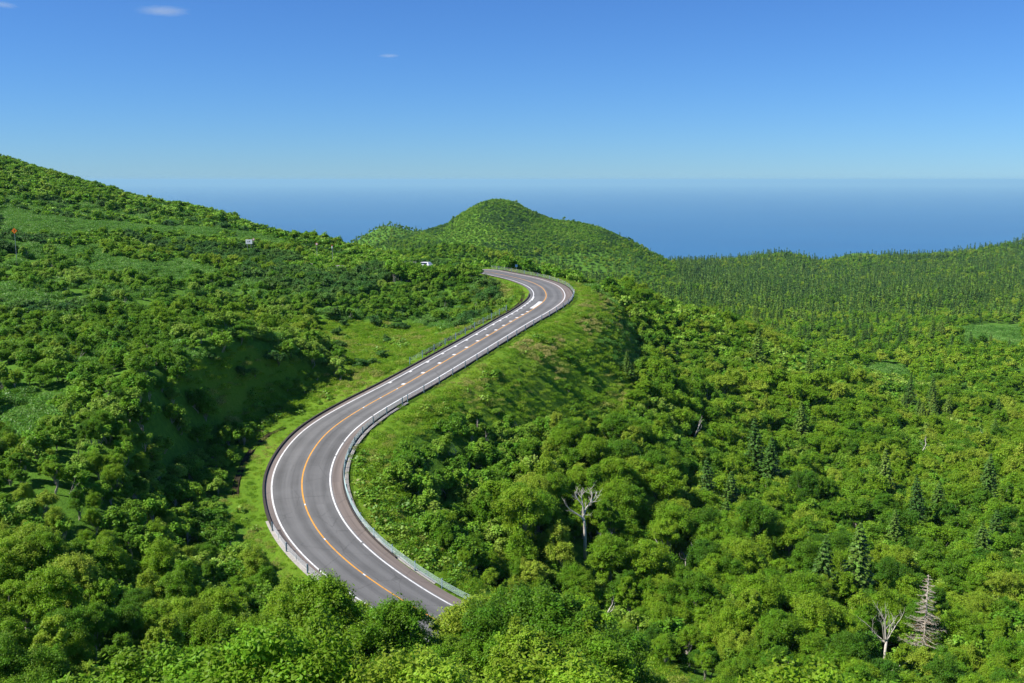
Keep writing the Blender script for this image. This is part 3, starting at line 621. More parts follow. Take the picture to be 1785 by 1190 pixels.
def car(u, v, Y):
    z = at_y(u, v, Y); x, y = z[0], z[1]; d, j = road_dist([x], [y]); q = st[j[0]]; c = side(q, -1.7); root = empty('parked_car', tuple(c), math.atan2(T[j[0]][1], T[j[0]][0])); tag(root, 'white car on the road beyond the mound, only its upper half showing', 'car')
    import bmesh
    def hull(name, prof, wb, wt, m, par):
        V = []; n_ = len(prof)
        for s_ in (-1, 1): V += [(x_, s_ * (wb if z_ < 0.95 else wt), z_) for x_, z_ in prof]
        Fq = [tuple(range(n_))[::-1], tuple(range(n_, 2 * n_))] + [(i, (i + 1) % n_, n_ + (i + 1) % n_, n_ + i) for i in range(n_)]
        o = link(name, new_mesh(name, V, Fq, [m]), par); bm = bmesh.new(); bm.from_mesh(o.data); bmesh.ops.bevel(bm, geom=list(bm.edges), offset=0.05, segments=2, affect='EDGES'); bmesh.ops.recalc_face_normals(bm, faces=bm.faces); bm.to_mesh(o.data); bm.free(); return o
    hull('body', [(-2.15, 0.35), (2.15, 0.35), (2.15, 0.72), (1.2, 0.92), (-2.1, 0.94)], 0.84, 0.84, M_carw, root)
    cab = hull('cabin', [(-1.95, 0.93), (1.1, 0.93), (0.45, 1.44), (-1.6, 1.46)], 0.80, 0.66, M_carw, root)
    for s_ in (-1, 1):
        b = MB(); b.add([(-1.5, s_ * 0.80, 0.99), (0.85, s_ * 0.80, 0.99), (0.38, s_ * 0.70, 1.36), (-1.4, s_ * 0.70, 1.37)], [(0, 1, 2, 3)]); b.build('side_window', M_glass, root)
    for x_ in (-1.3, 1.35):
        for s_ in (-1, 1):
            w_ = MB(); w_.disc((x_, s_ * 0.78, 0.33), 0.33, (0, 1, 0), 0.2, 20); t_ = w_.build('wheel', M_black, root); r_ = MB(); r_.disc((x_, s_ * 0.885, 0.33), 0.2, (0, 1, 0), 0.02, 14); r_.build('rim', M_pole, t_)
    for s_ in (-1, 1): b = MB(); b.box((2.13, s_ * 0.6, 0.66), (0.08, 0.3, 0.12)); b.build('headlight', M_signw, root)
M_carw = simple('white_car_paint', (0.80, 0.80, 0.80), 0.3, 0.5); M_glass = simple('dark_car_glass', (0.02, 0.03, 0.035), 0.08, 0.6)

#VEG
# ------------------------------------------------------------------ plants: meshes shared by all copies
def leaves_mesh(name, cen, nrm, size, m, aspect=1.6, fold=0.0, tint=None):
    """one rhombic leaf (a spray of leaves far off) per centre."""
    n_ = len(cen); nrm = nrm / np.linalg.norm(nrm, axis=1)[:, None]
    a = rng.normal(size=(n_, 3)); a -= nrm * (a * nrm).sum(1)[:, None]; a /= np.linalg.norm(a, axis=1)[:, None]; b_ = np.cross(nrm, a)
    sz = size * (0.65 + 0.7 * rng.random(n_)); L = (sz * aspect * 0.5)[:, None]; Wd = (sz * 0.5)[:, None]
    V = np.stack([cen - a * L, cen + b_ * Wd - nrm * Wd * 0.25 * 1, cen + a * L, cen - b_ * Wd - nrm * Wd * 0.25], 1).reshape(-1, 3)
    me = new_mesh(name, V, np.arange(n_ * 4).reshape(n_, 4), [m])
    t = tint if tint is not None else rng.random(n_)
    at = me.attributes.new('leaf', 'FLOAT', 'FACE'); at.data.foreach_set('value', np.clip(t, 0, 1).astype(np.float32)); return me
def unit(n_): v = rng.normal(size=(n_, 3)); return v / np.linalg.norm(v, axis=1)[:, None]
def crown_points(Rr, H0, H1, n_cl, n_lf, cl=(0.20, 0.36), flat=0.75, droop=-0.25, lobes=5):
    """leaf centres and normals on clumps carried by several uneven lobes, one to a limb."""
    Hh = H1 - H0; L_ = []; a0 = rng.random() * 6.283
    for i in range(lobes):
        a = a0 + 6.283 * i / lobes + rng.normal() * 0.5; k = 0.58 * rng.random() ** 0.5 if i else 0.1
        L_.append((math.cos(a) * Rr * k, math.sin(a) * Rr * k, H0 + Hh * (0.72 if i == 0 else 0.25 + 0.45 * rng.random()), Rr * (0.42 + 0.24 * rng.random()), Hh * (0.26 + 0.12 * rng.random())))
    L_ = np.array(L_); li = rng.choice(lobes, n_cl, p=L_[:, 3] ** 2 / (L_[:, 3] ** 2).sum()); d = unit(n_cl); d[:, 2] = np.where(d[:, 2] < droop, -d[:, 2], d[:, 2])
    k = (0.30 + 0.72 * rng.random(n_cl) ** 0.5) * np.exp(rng.normal(size=n_cl) * 0.10)
    C_ = L_[li, :3] + d * np.c_[L_[li, 3] * k, L_[li, 3] * k, L_[li, 4] * k]; C_[:, 2] = np.clip(C_[:, 2], H0 * 0.75, H1)
    rad = Rr * (cl[0] + (cl[1] - cl[0]) * rng.random(n_cl) ** 1.5); w_ = rad ** 2; w_ /= w_.sum()
    k = rng.choice(n_cl, n_lf, p=w_); d = unit(n_lf); d[:, 2] = np.where(d[:, 2] < -0.45, -d[:, 2], d[:, 2])
    rr = (0.30 + 0.95 * rng.random(n_lf) ** 0.9); st_ = np.exp(rng.normal(size=(n_cl, 3)) * 0.35)[k]
    P = C_[k] + d * (rad[k] * rr)[:, None] * np.array([1, 1, flat * 1.1]) * st_ + rng.normal(size=(n_lf, 3)) * Rr * 0.03
    nn = d * 0.8 + np.array([0, 0, 0.8]) + rng.normal(size=(n_lf, 3)) * 0.65
    cl_t = rng.random(n_cl)[k]; tint = 0.5 + (cl_t - 0.5) * 0.6 + (rng.random(n_lf) - 0.5) * 0.75
    return P, nn, tint, C_
def limbs_mesh(name, C_, H0, m, r0=0.13, n_l=9, lean=0.5, fork=0.35, seg=5):
    """tapered trunk that forks into crooked limbs reaching into the crown."""
    b = MB(); base = Vector((0, 0, -0.6)); top = Vector((rng.normal() * lean, rng.normal() * lean, H0 + 0.4))
    mid = base.lerp(top, 0.5) + Vector((rng.normal() * 0.2, rng.normal() * 0.2, 0))
    b.tube([base, mid, top], [r0 * 1.25, r0, r0 * 0.75], 7)
    for q in rng.choice(len(C_), min(n_l, len(C_)), replace=False):
        e = Vector(C_[q]); s_ = base.lerp(top, fork + 0.6 * rng.random()); pts = [s_]
        for k in range(1, seg): pts.append(s_.lerp(e, k / (seg - 1)) + Vector(rng.normal(size=3) * 0.12 * (1 if k < seg - 1 else 0)) + Vector((0, 0, math.sin(math.pi * k / (seg - 1)) * 0.25)))
        b.tube(pts, np.linspace(r0 * 0.6, r0 * 0.1, seg), 5, caps=False)
    return new_mesh(name, b.v, b.f, [m], True)

BIRCH = []                                     # (crown mesh, trunk mesh, crown radius, height)
for i in range(7):
    Rr = [2.6, 2.9, 2.3, 3.1, 2.5, 2.0, 2.8][i]; Ht = [6.0, 6.6, 6.3, 6.2, 5.4, 6.4, 7.2][i]; H0 = Ht * [0.22, 0.24, 0.28, 0.2, 0.2, 0.25, 0.3][i]
    P, nn, tt_, C_ = crown_points(Rr, H0, Ht, [110, 130, 95, 140, 100, 90, 130][i], 30000, cl=(0.09, 0.22), droop=-0.5, lobes=[5, 6, 4, 7, 4, 3, 6][i])
    BIRCH.append((leaves_mesh('crown', P, nn, 0.092, M_birch, tint=tt_), limbs_mesh('trunk', C_, H0, M_bark, 0.11 + 0.02 * (i % 3)), Rr, Ht))
SHRUB = []
for i in range(5):
    Rr = [1.5, 1.8, 1.3, 1.7, 1.4][i]; Ht = [2.3, 2.6, 2.5, 2.0, 2.9][i]
    P, nn, tt_, C_ = crown_points(Rr, 0.2, Ht, 22, 3600, cl=(0.2, 0.38), droop=-0.1)
    SHRUB.append((leaves_mesh('foliage', P, nn, 0.15, M_shrub, tint=tt_), limbs_mesh('stem', C_, 0.5, M_bark, 0.05, 7), Rr, Ht))
PINE = []
for i in range(3):
    Rr = [1.8, 1.5, 2.1][i]; Ht = [1.7, 1.5, 1.9][i]
    P, nn, tt_, C_ = crown_points(Rr, 0.0, Ht, 26, 4200, cl=(0.18, 0.32), droop=-0.05)
    PINE.append((leaves_mesh('foliage', P, nn, 0.10, M_pine, aspect=2.6, tint=tt_), limbs_mesh('stem', C_, 0.3, M_firbark, 0.06, 7), Rr, Ht))
def fir_mesh(Ht, Rr, lev, br, cards, size, m=M_fir, keep=1.0):
    P = []; Nn = []; bt = MB(); tt_ = []
    bt.tube([(0, 0, -0.6), (0, 0, Ht * 0.6), (0, 0, Ht)], [Ht * 0.022 + 0.02, Ht * 0.013, 0.015], 6)
    for l_ in range(lev):
        f_ = l_ / (lev - 1); z = Ht * (0.14 + 0.84 * f_); rr = Rr * (1 - f_) ** 0.85 * (0.85 + 0.3 * rng.random()) + 0.12; a0 = rng.random() * 6.28
        for k in range(br):
            if rng.random() > keep: continue
            a = a0 + 6.283 * k / br + rng.normal() * 0.15; L = rr * (0.75 + 0.4 * rng.random()); tb = rng.random()
            e = np.array([math.cos(a), math.sin(a), 0])
            nck = max(3, int(cards * (0.3 + 0.7 * (1 - f_))))
            u_ = rng.random(nck) ** 0.7; sp = rng.normal(size=nck) * 0.16 * L * (1.15 - u_)
            q = np.outer(u_ * L, e) + np.outer(sp, np.array([-e[1], e[0], 0])); q[:, 2] += z - 0.28 * L * u_ + 0.12 * L * u_ ** 2 + rng.normal(size=nck) * 0.04
            P.append(q); Nn.append(np.array([0, 0, 1.0]) + 0.35 * np.outer(np.ones(nck), e) + rng.normal(size=(nck, 3)) * 0.35); tt_.append(np.full(nck, tb) * 0.5 + rng.random(nck) * 0.5)
            if lev > 16: bt.tube([(0, 0, z), tuple(e * L * 0.5 + np.array([0, 0, z - 0.12 * L])), tuple(e * L * 0.92 + np.array([0, 0, z - 0.16 * L]))], [0.03, 0.02, 0.006], 4, False)
    return leaves_mesh('crown', np.vstack(P), np.vstack(Nn), size, m, aspect=2.0, tint=np.concatenate(tt_)), new_mesh('trunk', bt.v, bt.f, [M_firbark], True), Rr, Ht
FIR = [fir_mesh(8.5, 2.1, 22, 8, 34, 0.17), fir_mesh(7.2, 1.9, 20, 8, 32, 0.17), fir_mesh(9.5, 2.2, 24, 8, 34, 0.17)]
# simpler plants for the far woods
def solid(name, parts): # joins meshes into one (for the stuff objects)
    V = []; L = []; n0 = 0; mats = []; mi = []; lf = []; quads = []
    for me in parts:
        co = np.empty(len(me.vertices) * 3, np.float32); me.vertices.foreach_get('co', co); V.append(co.reshape(-1, 3))
        fs = [tuple(p.vertices) for p in me.polygons]; quads += [tuple(n0 + q for q in f_) for f_ in fs]; n0 += len(me.vertices)
        mi += [len(mats)] * len(fs); mats.append(me.materials[0])
        if 'leaf' in me.attributes:
            a = np.empty(len(fs), np.float32); me.attributes['leaf'].data.foreach_get('value', a); lf.append(a)
        else: lf.append(np.zeros(len(fs), np.float32))
    me = bpy.data.meshes.new(name); me.from_pydata([tuple(map(float, p)) for p in np.vstack(V)], [], quads)
    for m in mats: me.materials.append(m)
    me.polygons.foreach_set('material_index', mi); at = me.attributes.new('leaf', 'FLOAT', 'FACE'); at.data.foreach_set('value', np.concatenate(lf)); me.update(); return me
def far_crown(Rr, Ht, n_cl, n_lf, size, m, h0=0.25):
    P, nn, tt_, C_ = crown_points(Rr, Ht * h0, Ht, n_cl * 2, n_lf, cl=(0.18, 0.34), droop=-0.5); return leaves_mesh('far_crown', P, nn, size, m, tint=tt_)
def mid_crown(Rr, Ht, m, n_lf=6000, size=0.18):
    P, nn, tt_, C_ = crown_points(Rr, Ht * 0.2, Ht, 60, n_lf, cl=(0.15, 0.28), droop=-0.6); return solid('mid_tree', [leaves_mesh('c', P, nn, size, m, tint=tt_), limbs_mesh('t', C_, Ht * 0.3, M_bark, 0.13, 7)])
V_near = [solid('near_tree', [c_, t_]) for c_, t_, _, _ in BIRCH[:5]]
V_mid = [mid_crown(2.7, 6.0, M_birch), mid_crown(2.4, 6.4, M_birch), mid_crown(3.0, 6.2, M_birch), mid_crown(2.2, 5.4, M_birch)]
V_far = [far_crown(2.6, 5.6, 16, 1300, 0.36, M_birch), far_crown(2.3, 6.0, 14, 1200, 0.36, M_birch), far_crown(2.9, 5.4, 18, 1400, 0.36, M_birch)]
V_shrub = [solid('shrub', [c_, t_]) for c_, t_, _, _ in SHRUB]
V_shrubfar = [far_crown(1.6, 2.3, 12, 420, 0.34, M_shrub, 0.0), far_crown(1.9, 2.0, 14, 460, 0.34, M_shrub, 0.0), far_crown(1.4, 2.8, 10, 380, 0.34, M_shrub, 0.0)]
V_pine = [solid('pine', [c_, t_]) for c_, t_, _, _ in PINE]
V_fir = [solid('fir', [c_, t_]) for c_, t_, _, _ in FIR]
def fir_far(Ht, Rr):
    c_, t_, _, _ = fir_mesh(Ht, Rr, 11, 6, 7, 0.62); return solid('fir_far', [c_, t_])
V_firfar = [fir_far(9.5, 1.9), fir_far(8.0, 1.8), fir_far(11.0, 2.1)]
# bamboo grass, tall grass and broad-leaved herbs, each a clump of blades or leaves
def tuft(Rr, Ht, n_lf, size, m, asp, up=0.6, jit=0.5):
    a = rng.random(n_lf) * 6.283; r_ = Rr * np.sqrt(rng.random(n_lf)); z = Ht * (0.25 + 0.75 * rng.random(n_lf)) * (1 - 0.35 * (r_ / Rr) ** 2)
    P = np.c_[r_ * np.cos(a), r_ * np.sin(a), z]; nn = np.c_[np.cos(a) * 0.3, np.sin(a) * 0.3, np.full(n_lf, up)] + rng.normal(size=(n_lf, 3)) * jit
    return leaves_mesh('tuft', P, nn, size, m, aspect=asp)
V_sasa = [tuft(1.3, 0.9, 700, 0.09, M_sasa, 3.2), tuft(1.5, 1.1, 800, 0.09, M_sasa, 3.2)]
V_herb = [tuft(0.55, 0.7, 46, 0.24, M_herb, 1.15, 0.8, 0.45), tuft(0.8, 1.0, 80, 0.22, M_herb, 1.2, 0.8, 0.45), tuft(0.6, 0.5, 50, 0.20, M_herb, 1.2, 0.8, 0.4)]
V_grass = [tuft(0.75, 0.42, 210, 0.045, M_grass, 6.0, 0.35, 0.75), tuft(0.9, 0.6, 260, 0.05, M_grass, 6.5, 0.3, 0.8), tuft(0.6, 0.32, 170, 0.045, M_grass, 5.5, 0.4, 0.7)]

# ------------------------------------------------------------------ where each plant grows
def jitter(sp, rmin, rmax, amax=34.0):
    out = []; k = int(rmax / sp) + 1
    xs = np.arange(-int(rmax * 0.72 / sp), int(rmax * 0.72 / sp) + 1); ys = np.arange(int(rmin * 0.6 / sp), k)
    Xg, Yg = np.meshgrid(xs, ys); X = (Xg + (Yg % 2) * 0.5 + (rng.random(Xg.shape) - 0.5) * 0.85).ravel() * sp; Y = (Yg + (rng.random(Xg.shape) - 0.5) * 0.85).ravel() * sp
    r_ = np.hypot(X, Y); m_ = (r_ >= rmin) & (r_ < rmax) & (np.abs(np.degrees(np.arctan2(X, Y))) < amax) & (Y > 8); return X[m_], Y[m_]
def facts(X, Y):
    Z = height(X, Y); u, v, d = project(X, Y, Z); rd_, j_ = road_dist(X, Y)
    e = np.where(rd_ > 0, eL[j_], eR[j_]); return Z, u, v, np.abs(rd_) - e, rd_ > 0, j_
def patch(u, v, Y):
    front = Y < 330
    d = dict(bank=in_poly(u, v, P_BANK) & front, meadow=in_poly(u, v, P_MEADOW) & front, verge=in_poly(u, v, P_VERGE) & front & (Y < 240), emb=in_poly(u, v, P_EMB) & (Y < 290), mound=in_poly(u, v, P_MOUND) & (Y < 260), herb=in_poly(u, v, P_HERB) & (Y < 150))
    sa = np.zeros(u.shape, bool)
    uw = u + 60 * vnoise(u, v, 34.0); vw = v + 22 * vnoise(v * 3 + 50, u, 40.0)
    for P in P_SASA: sa |= in_poly(uw, vw, P)
    d['sasa'] = sa; return d
PL = {k: [] for k in ('birch', 'shrub', 'pine', 'fir', 'sasa', 'herb', 'grass', 'dry')}   # rows: x y z scale rot
def put(kind, X, Y, Z, sc, rot=None):
    if len(X) == 0: return
    rot = rng.random(len(X)) * 6.283 if rot is None else rot; PL[kind].append(np.c_[X, Y, Z, sc, rot])
SIGNS_CLEAR = []                                # plants keep clear of the small things that show between them (x, y, radius)
for p_, r_ in ((DEAD_FIR, 2.6), (DEAD_BIRCH, 2.6), (DEAD_FAN, 2.2)):
    for f_, g_ in ((1.0, 1.0), (0.97, 1.0), (0.945, 0.8)): SIGNS_CLEAR.append((p_[0] * f_, p_[1] * f_, r_ * g_))
for a_ in PALE: p_ = ground_at(a_[0], a_[1] + 26); SIGNS_CLEAR += [(p_[0], p_[1], 1.6), (p_[0] * 0.98, p_[1] * 0.98, 1.8)]
def clear_of(X, Y):
    m_ = np.ones(X.shape, bool)
    for x, y, r_ in SIGNS_CLEAR: m_ &= np.hypot(X - x, Y - y) > r_
    return m_
# trees
def leftzone(u, v): return (u < 860) & (v < 560)
X, Y = jitter(2.65, 18, 330); Z, u, v, rd_, isl, j_ = facts(X, Y); pt = patch(u, v, Y); rn = rng.random(len(X)); cl_n = vnoise(X, Y, 14.0); cl_b = vnoise(X + 300, Y, 38.0)
grassy = pt['bank'] | pt['meadow'] | pt['verge'] | pt['emb'] | pt['mound'] | pt['herb']
tree_ok = ~grassy & ~pt['sasa'] & (rd_ > np.where(isl, np.interp(st[j_], [0, 14, 20, 34, 40, 62, 70], [2.5, 5.5, 12.0, 13.0, 16.0, 15.0, 6]), 6.5)) & clear_of(X, Y)
right = (u > 600) & (v > 520) & ~isl | (v > 1020) | (X > 25)
lower_left = (u < 600) & (v > 560)
edgezone = (np.abs(rd_) < 16) & ~isl & (st[j_] > 20) & (st[j_] < 120)
t_r = tree_ok & right & ~edgezone & (rn < np.where(cl_n > 0.05, 0.62, 0.95))
fir_r = t_r & (u > 1180) & (rn > 0.90) & (v < 1000) & (v > 640) & (cl_b > 0.02)
t_b = t_r & ~fir_r
near_road = np.where(rd_ < 14, 0.75, 1.0)
put('fir', X[fir_r], Y[fir_r], Z[fir_r], 0.8 + 0.35 * rng.random(fir_r.sum()))
spur = (u > 1040) & (v < 680) & (Y > 190)
put('birch', X[t_b], Y[t_b], Z[t_b], (np.minimum(np.where(Y < 85, 0.80, 1.45), 0.60 + 0.36 * rng.random(len(X)) + cl_n * 0.70) * 0.92)[t_b] * np.where(spur, 0.72, 1.0)[t_b] * near_road[t_b] * 1.0)
t_l = tree_ok & lower_left & ~right & (cl_b < 0.28)
small = np.where((u < 150) & (v < 820), 0.7, 1.0)
put('birch', X[t_l], Y[t_l], Z[t_l], ((0.42 + 0.28 * rng.random(len(X)) + cl_n * 0.28) * np.where(v < 760, 0.82, 1.0))[t_l] * (small * np.where(rd_ < 28, 0.72, 1.0))[t_l])
# scattered low trees on the left-hand plain and slope
t_p = tree_ok & leftzone(u, v) & (cl_b > 0.02) & (rn < 0.38) & (Y > 120) & ((v > 440) | (rn < 0.15))
put('birch', X[t_p], Y[t_p], Z[t_p], (0.32 + 0.18 * rng.random(len(X)))[t_p])
# shrubs
X, Y = jitter(2.15, 60, 330); Z, u, v, rd_, isl, j_ = facts(X, Y); pt = patch(u, v, Y); rn = rng.random(len(X)); cl_n = vnoise(X, Y, 9.0); cl_b = vnoise(X + 300, Y, 38.0); cl_c = vnoise(X, Y + 900, 22.0)
grassy = pt['bank'] | pt['meadow'] | pt['verge'] | pt['herb']
ok = ~grassy & (rd_ > np.where(st[j_] > 176, 0.6, np.where(isl, 4.5, 5.5))) & clear_of(X, Y)
lz = ok & (leftzone(u, v) | (pt['mound'] & (rd_ > 3.2))) & ~pt['sasa'] & (~pt['mound'] | (rn < 0.7))
pi = lz & ((cl_c > 0.12) | ((u > 560) & (v > 480) & (cl_c > 0.06))) & (rn < 0.9)
sh_ = lz & ~pi & ((cl_n + cl_b > -0.25) | (rn < 0.35))
put('pine', X[pi], Y[pi], Z[pi], 0.7 + 0.4 * rng.random(pi.sum()))
put('shrub', X[sh_], Y[sh_], Z[sh_], 0.45 + 0.42 * rng.random(sh_.sum()))
es = ok & ~isl & (st[j_] > 8) & (st[j_] < 170) & (rd_ < 40) & ~pt['emb'] & (rn < 0.6) & (rd_ > 7) & (X < 60)
put('shrub', X[es], Y[es], Z[es], 0.75 + 0.6 * rng.random(es.sum()))
em = ok & pt['emb'] & ~in_poly(u, v, P_TRACK) & (rn < 0.22) & (cl_n > -0.15) & (rd_ > 5)
put('shrub', X[em], Y[em], Z[em], 0.35 + 0.35 * rng.random(em.sum()))
sl = ok & (u < 620) & (v > 560) & ~pt['sasa'] & ((rn < 0.45) | ((rd_ < 16) & (rn < 0.9))) & (rd_ > 5)
put('shrub', X[sl], Y[sl], Z[sl], 0.6 + 0.5 * rng.random(sl.sum()))
mk = pt['meadow'] & (rn < 0.10) & (rd_ > 7) & (v < 640) & clear_of(X, Y)
put('pine', X[mk], Y[mk], Z[mk], 0.5 + 0.35 * rng.random(mk.sum()))
bk = pt['bank'] & (rn < 0.3) & (v < 655)
put('pine', X[bk], Y[bk], Z[bk], 0.5 + 0.4 * rng.random(bk.sum()))
bk = pt['bank'] & (rn > np.where(v < 680, 0.62, 0.8)) & (rd_ > 5)
put('shrub', X[bk], Y[bk], Z[bk], 0.28 + 0.3 * rng.random(bk.sum()))
fill = ok & (u > 600) & ~isl & ~pt['emb'] & (rn > 0.55) & (rd_ > 12)
put('shrub', X[fill], Y[fill], Z[fill], 0.8 + 0.6 * rng.random(fill.sum()))
rz = ok & (X > 45) & (Y > 180) & (rn < 0.35) & ~isl
put('shrub', X[rz], Y[rz], Z[rz], 0.8 + 0.5 * rng.random(rz.sum()))
# left hill beyond the plain
X, Y = jitter(2.9, 330, 520, 46.0); Z, u, v, rd_, isl, j_ = facts(X, Y); pt = patch(u, v, Y); rn = rng.random(len(X)); k = (X < -20)
dk = k & (rn < 0.12); put('pine', X[dk], Y[dk], Z[dk], 0.8 + 0.5 * rng.random(dk.sum()))
crest = vnoise(X, Y, 30.0); sh_ = k & ~dk & (~pt['sasa'] | (rn > 0.8)); put('shrub', X[sh_], Y[sh_], Z[sh_], (0.8 + 0.5 * rng.random(len(X)) + crest * 0.6)[sh_])
bt_ = k & (rn > 0.86) & ~pt['sasa'] & (crest > -0.1); put('birch', X[bt_], Y[bt_], Z[bt_], 0.45 + 0.2 * rng.random(bt_.sum()))
# right-hand low woods and the plateau
X, Y = jitter(4.3, 330, 760); Z, u, v, rd_, isl, j_ = facts(X, Y); pt = patch(u, v, Y); rn = rng.random(len(X)); k = ((X >= -20) | ((u > 530) & (Y > 345))) & ~pt['sasa'] & (u < 1960)
cf = np.where(X < 20, 0.0, np.clip((Y - 520) / 500, 0, 0.6) + vnoise(X, Y, 60.0) * 0.5); fk = k & (rn < cf); bk = k & ~fk
put('fir', X[fk], Y[fk], Z[fk], 0.75 + 0.4 * rng.random(fk.sum())); put('birch', X[bk], Y[bk], Z[bk], 0.62 + 0.3 * rng.random(bk.sum()))
X, Y = jitter(6.2, 760, 1720); Z, u, v, rd_, isl, j_ = facts(X, Y); rn = rng.random(len(X)); cf = 0.64 + vnoise(X, Y, 120.0) * 0.8 + vnoise(X, Y, 40.0) * 0.7
hill = (Y > 800) & (Y < 1500) & (u < 1180) & (Z > -112); cf = np.where(hill, 0.25 + vnoise(X, Y, 90.0) * 0.8 - (Z > -50) * 0.4, cf); cf = np.where((u < 720) & ~hill, 0.25, cf)
k = (u > 480) & (u < 1960) & (Z > -300) & ~(hill & (Z > -68) & (rn > 0.04)); fk = k & (rn < cf); bk = k & ~fk
put('fir', X[fk], Y[fk], Z[fk], (0.6 + 0.8 * rng.random(fk.sum()) ** 1.3) * np.where(hill[fk], 0.62, np.where(u[fk] < 900, 0.6, 1.0))); put('birch', X[bk], Y[bk], Z[bk], (0.9 + 0.4 * rng.random(bk.sum())) * np.where(hill[bk], 0.75, np.where(u[bk] < 900, 0.7, 1.0)))
# ground cover
X, Y = jitter(1.75, 60, 360); Z, u, v, rd_, isl, j_ = facts(X, Y); pt = patch(u, v, Y); rn = rng.random(len(X)); k = ((pt['sasa'] & (rd_ > 2)) | ((u < 860) & (v < 640) & (rn < 0.4) & (rd_ > 4) & ~pt['meadow'] & ~pt['bank'] & ~pt['verge'])) | ((u > 1000) & (Y > 180) & (rn < 0.3) & (rd_ > 8))
put('sasa', X[k], Y[k], Z[k], 0.7 + 0.5 * rng.random(k.sum()))
X, Y = jitter(3.1, 850, 1300); Z, u, v, rd_, isl, j_ = facts(X, Y); k = (Z > -72) & (u > 560) & (u < 1200); kk = k & (vnoise(X, Y, 26.0) + rng.random(len(X)) * 0.5 < 0.0); put('pine', X[kk], Y[kk], Z[kk] - 0.5, 0.9 + 0.3 * rng.random(kk.sum())); k &= ~kk; put('shrub', X[k], Y[k], Z[k] - 1.1, 0.9 + 0.3 * rng.random(k.sum()))
X, Y = jitter(3.0, 360, 560); Z, u, v, rd_, isl, j_ = facts(X, Y); pt = patch(u, v, Y); k = pt['sasa']; put('sasa', X[k], Y[k], Z[k], 1.2 + 0.5 * rng.random(k.sum()))
X, Y = jitter(0.95, 70, 290); Z, u, v, rd_, isl, j_ = facts(X, Y); pt = patch(u, v, Y); rn = rng.random(len(X)); hn = vnoise(X, Y, 5.0)
hk = (pt['bank'] & (rn < 0.16) & (rd_ > 3)) | (pt['herb'] & (rd_ > 1.6) & (rn < 0.75)) | (pt['emb'] & (rd_ > 3.2) & (rn < 0.22) & (hn > 0.0)) | (pt['mound'] & (rd_ > 2.5) & (rn < 0.2)) | (pt['meadow'] & (rd_ > 4) & (rn < 0.10) & (hn > 0)) | ((rd_ > 1.5) & (rd_ < 9) & isl & (rn < 0.05) & (hn > 0.05))
put('herb', X[hk], Y[hk], Z[hk], 0.7 + 0.6 * rng.random(hk.sum()))
gk = ((pt['emb'] & (rd_ > 2.5)) | (pt['mound'] & (rd_ > 2)) | (pt['meadow'] & (rd_ > 3.0)) | (pt['bank'] & (rd_ > 5)) | ((rd_ > 2.2) & (rd_ < 7) & ~isl)) & (rn < 0.85)
lo = ((rd_ > 0.4) & (rd_ < 9)) & (rn > 0.12) & ~gk & (Y > 75)
dry = np.zeros(u.shape, bool)
for P in P_DRY: dry |= in_poly(u, v, P)
dry = (dry & (hn > -0.2) | pt['emb'] & (vnoise(X + 40, Y, 11.0) > 0.3)) & gk; gk &= ~dry
put('dry', X[dry], Y[dry], Z[dry], 0.7 + 0.5 * rng.random(dry.sum()))
put('grass', X[gk], Y[gk], Z[gk], (0.6 + 0.7 * rng.random(len(X)) + hn * 0.5)[gk]); put('grass', X[lo], Y[lo], Z[lo] - 0.08, (0.38 + 0.3 * rng.random(len(X)) + hn * 0.25)[lo])
for u_, v_, Y_m in [(500,1012,75),(545,1022,74),(580,1045,73),(622,1056,73),(660,1080,72),(700,1090,70),(740,1112,68),(778,1116,67),(815,1082,69),(836,1060,70),(862,1054,70),(890,1048,70),(930,1058,68),(975,1052,68),(1010,1046,69),
                   (990,1112,65),(1035,1125,62),(950,1118,64),(1075,1110,66),(1010,1150,58),(690,1105,64),(760,1125,63),(830,1110,63),(560,1060,67),(620,1085,65),(900,1105,62)]:
    p = at_y(u_, v_ + rng.normal() * 3, Y_m); zg = float(height(np.array([p[0]]), np.array([p[1]]))[0]); sc_ = (p[2] - zg) / 6.3
    if 0.3 < sc_ < 1.7: put('birch', np.array([p[0]]), np.array([p[1]]), np.array([zg]), np.array([sc_]))
    else: print('manual tree', u_, v_, sc_)
PL = {k: (np.vstack(a) if a else np.zeros((0, 5))) for k, a in PL.items()}

for u_, v_, Y_m in [(1238,808,138),(1278,795,141),(1262,840,131),(1322,735,163),(1345,752,160),(1432,900,112),(1165,735,165),(1500,905,113),(1640,820,150),(1400,690,190),(1095,690,180)]:
    p = at_y(u_, v_, Y_m); zg = float(height(np.array([p[0]]), np.array([p[1]]))[0]); sc_ = min(1.35, max(0.75, (p[2] - zg) / 8.4)); PL['fir'] = np.vstack([PL['fir'], [p[0], p[1], zg, sc_, rng.random() * 6.28]])
# scrub along the crest of the mound, between the bend and the far leg of the road
for u_ in np.arange(690, 836, 4.5):
    for Y_m in (236.0, 232.0, 228.0):
        v_ = (466 if not 718 < u_ < 762 else 467) + rng.normal() * 1.5; p = at_y(u_ + rng.normal() * 1.5, v_, Y_m); zg = float(height(np.array([p[0]]), np.array([p[1]]))[0]); d_, _ = road_dist([p[0]], [p[1]]); sc_ = (p[2] - zg) / 2.3
        if 0.15 < sc_ < 2.2 and abs(d_[0]) > 6.5 and rng.random() < 0.75: PL['shrub'] = np.vstack([PL['shrub'], [p[0], p[1], zg, sc_, rng.random() * 6.28]])
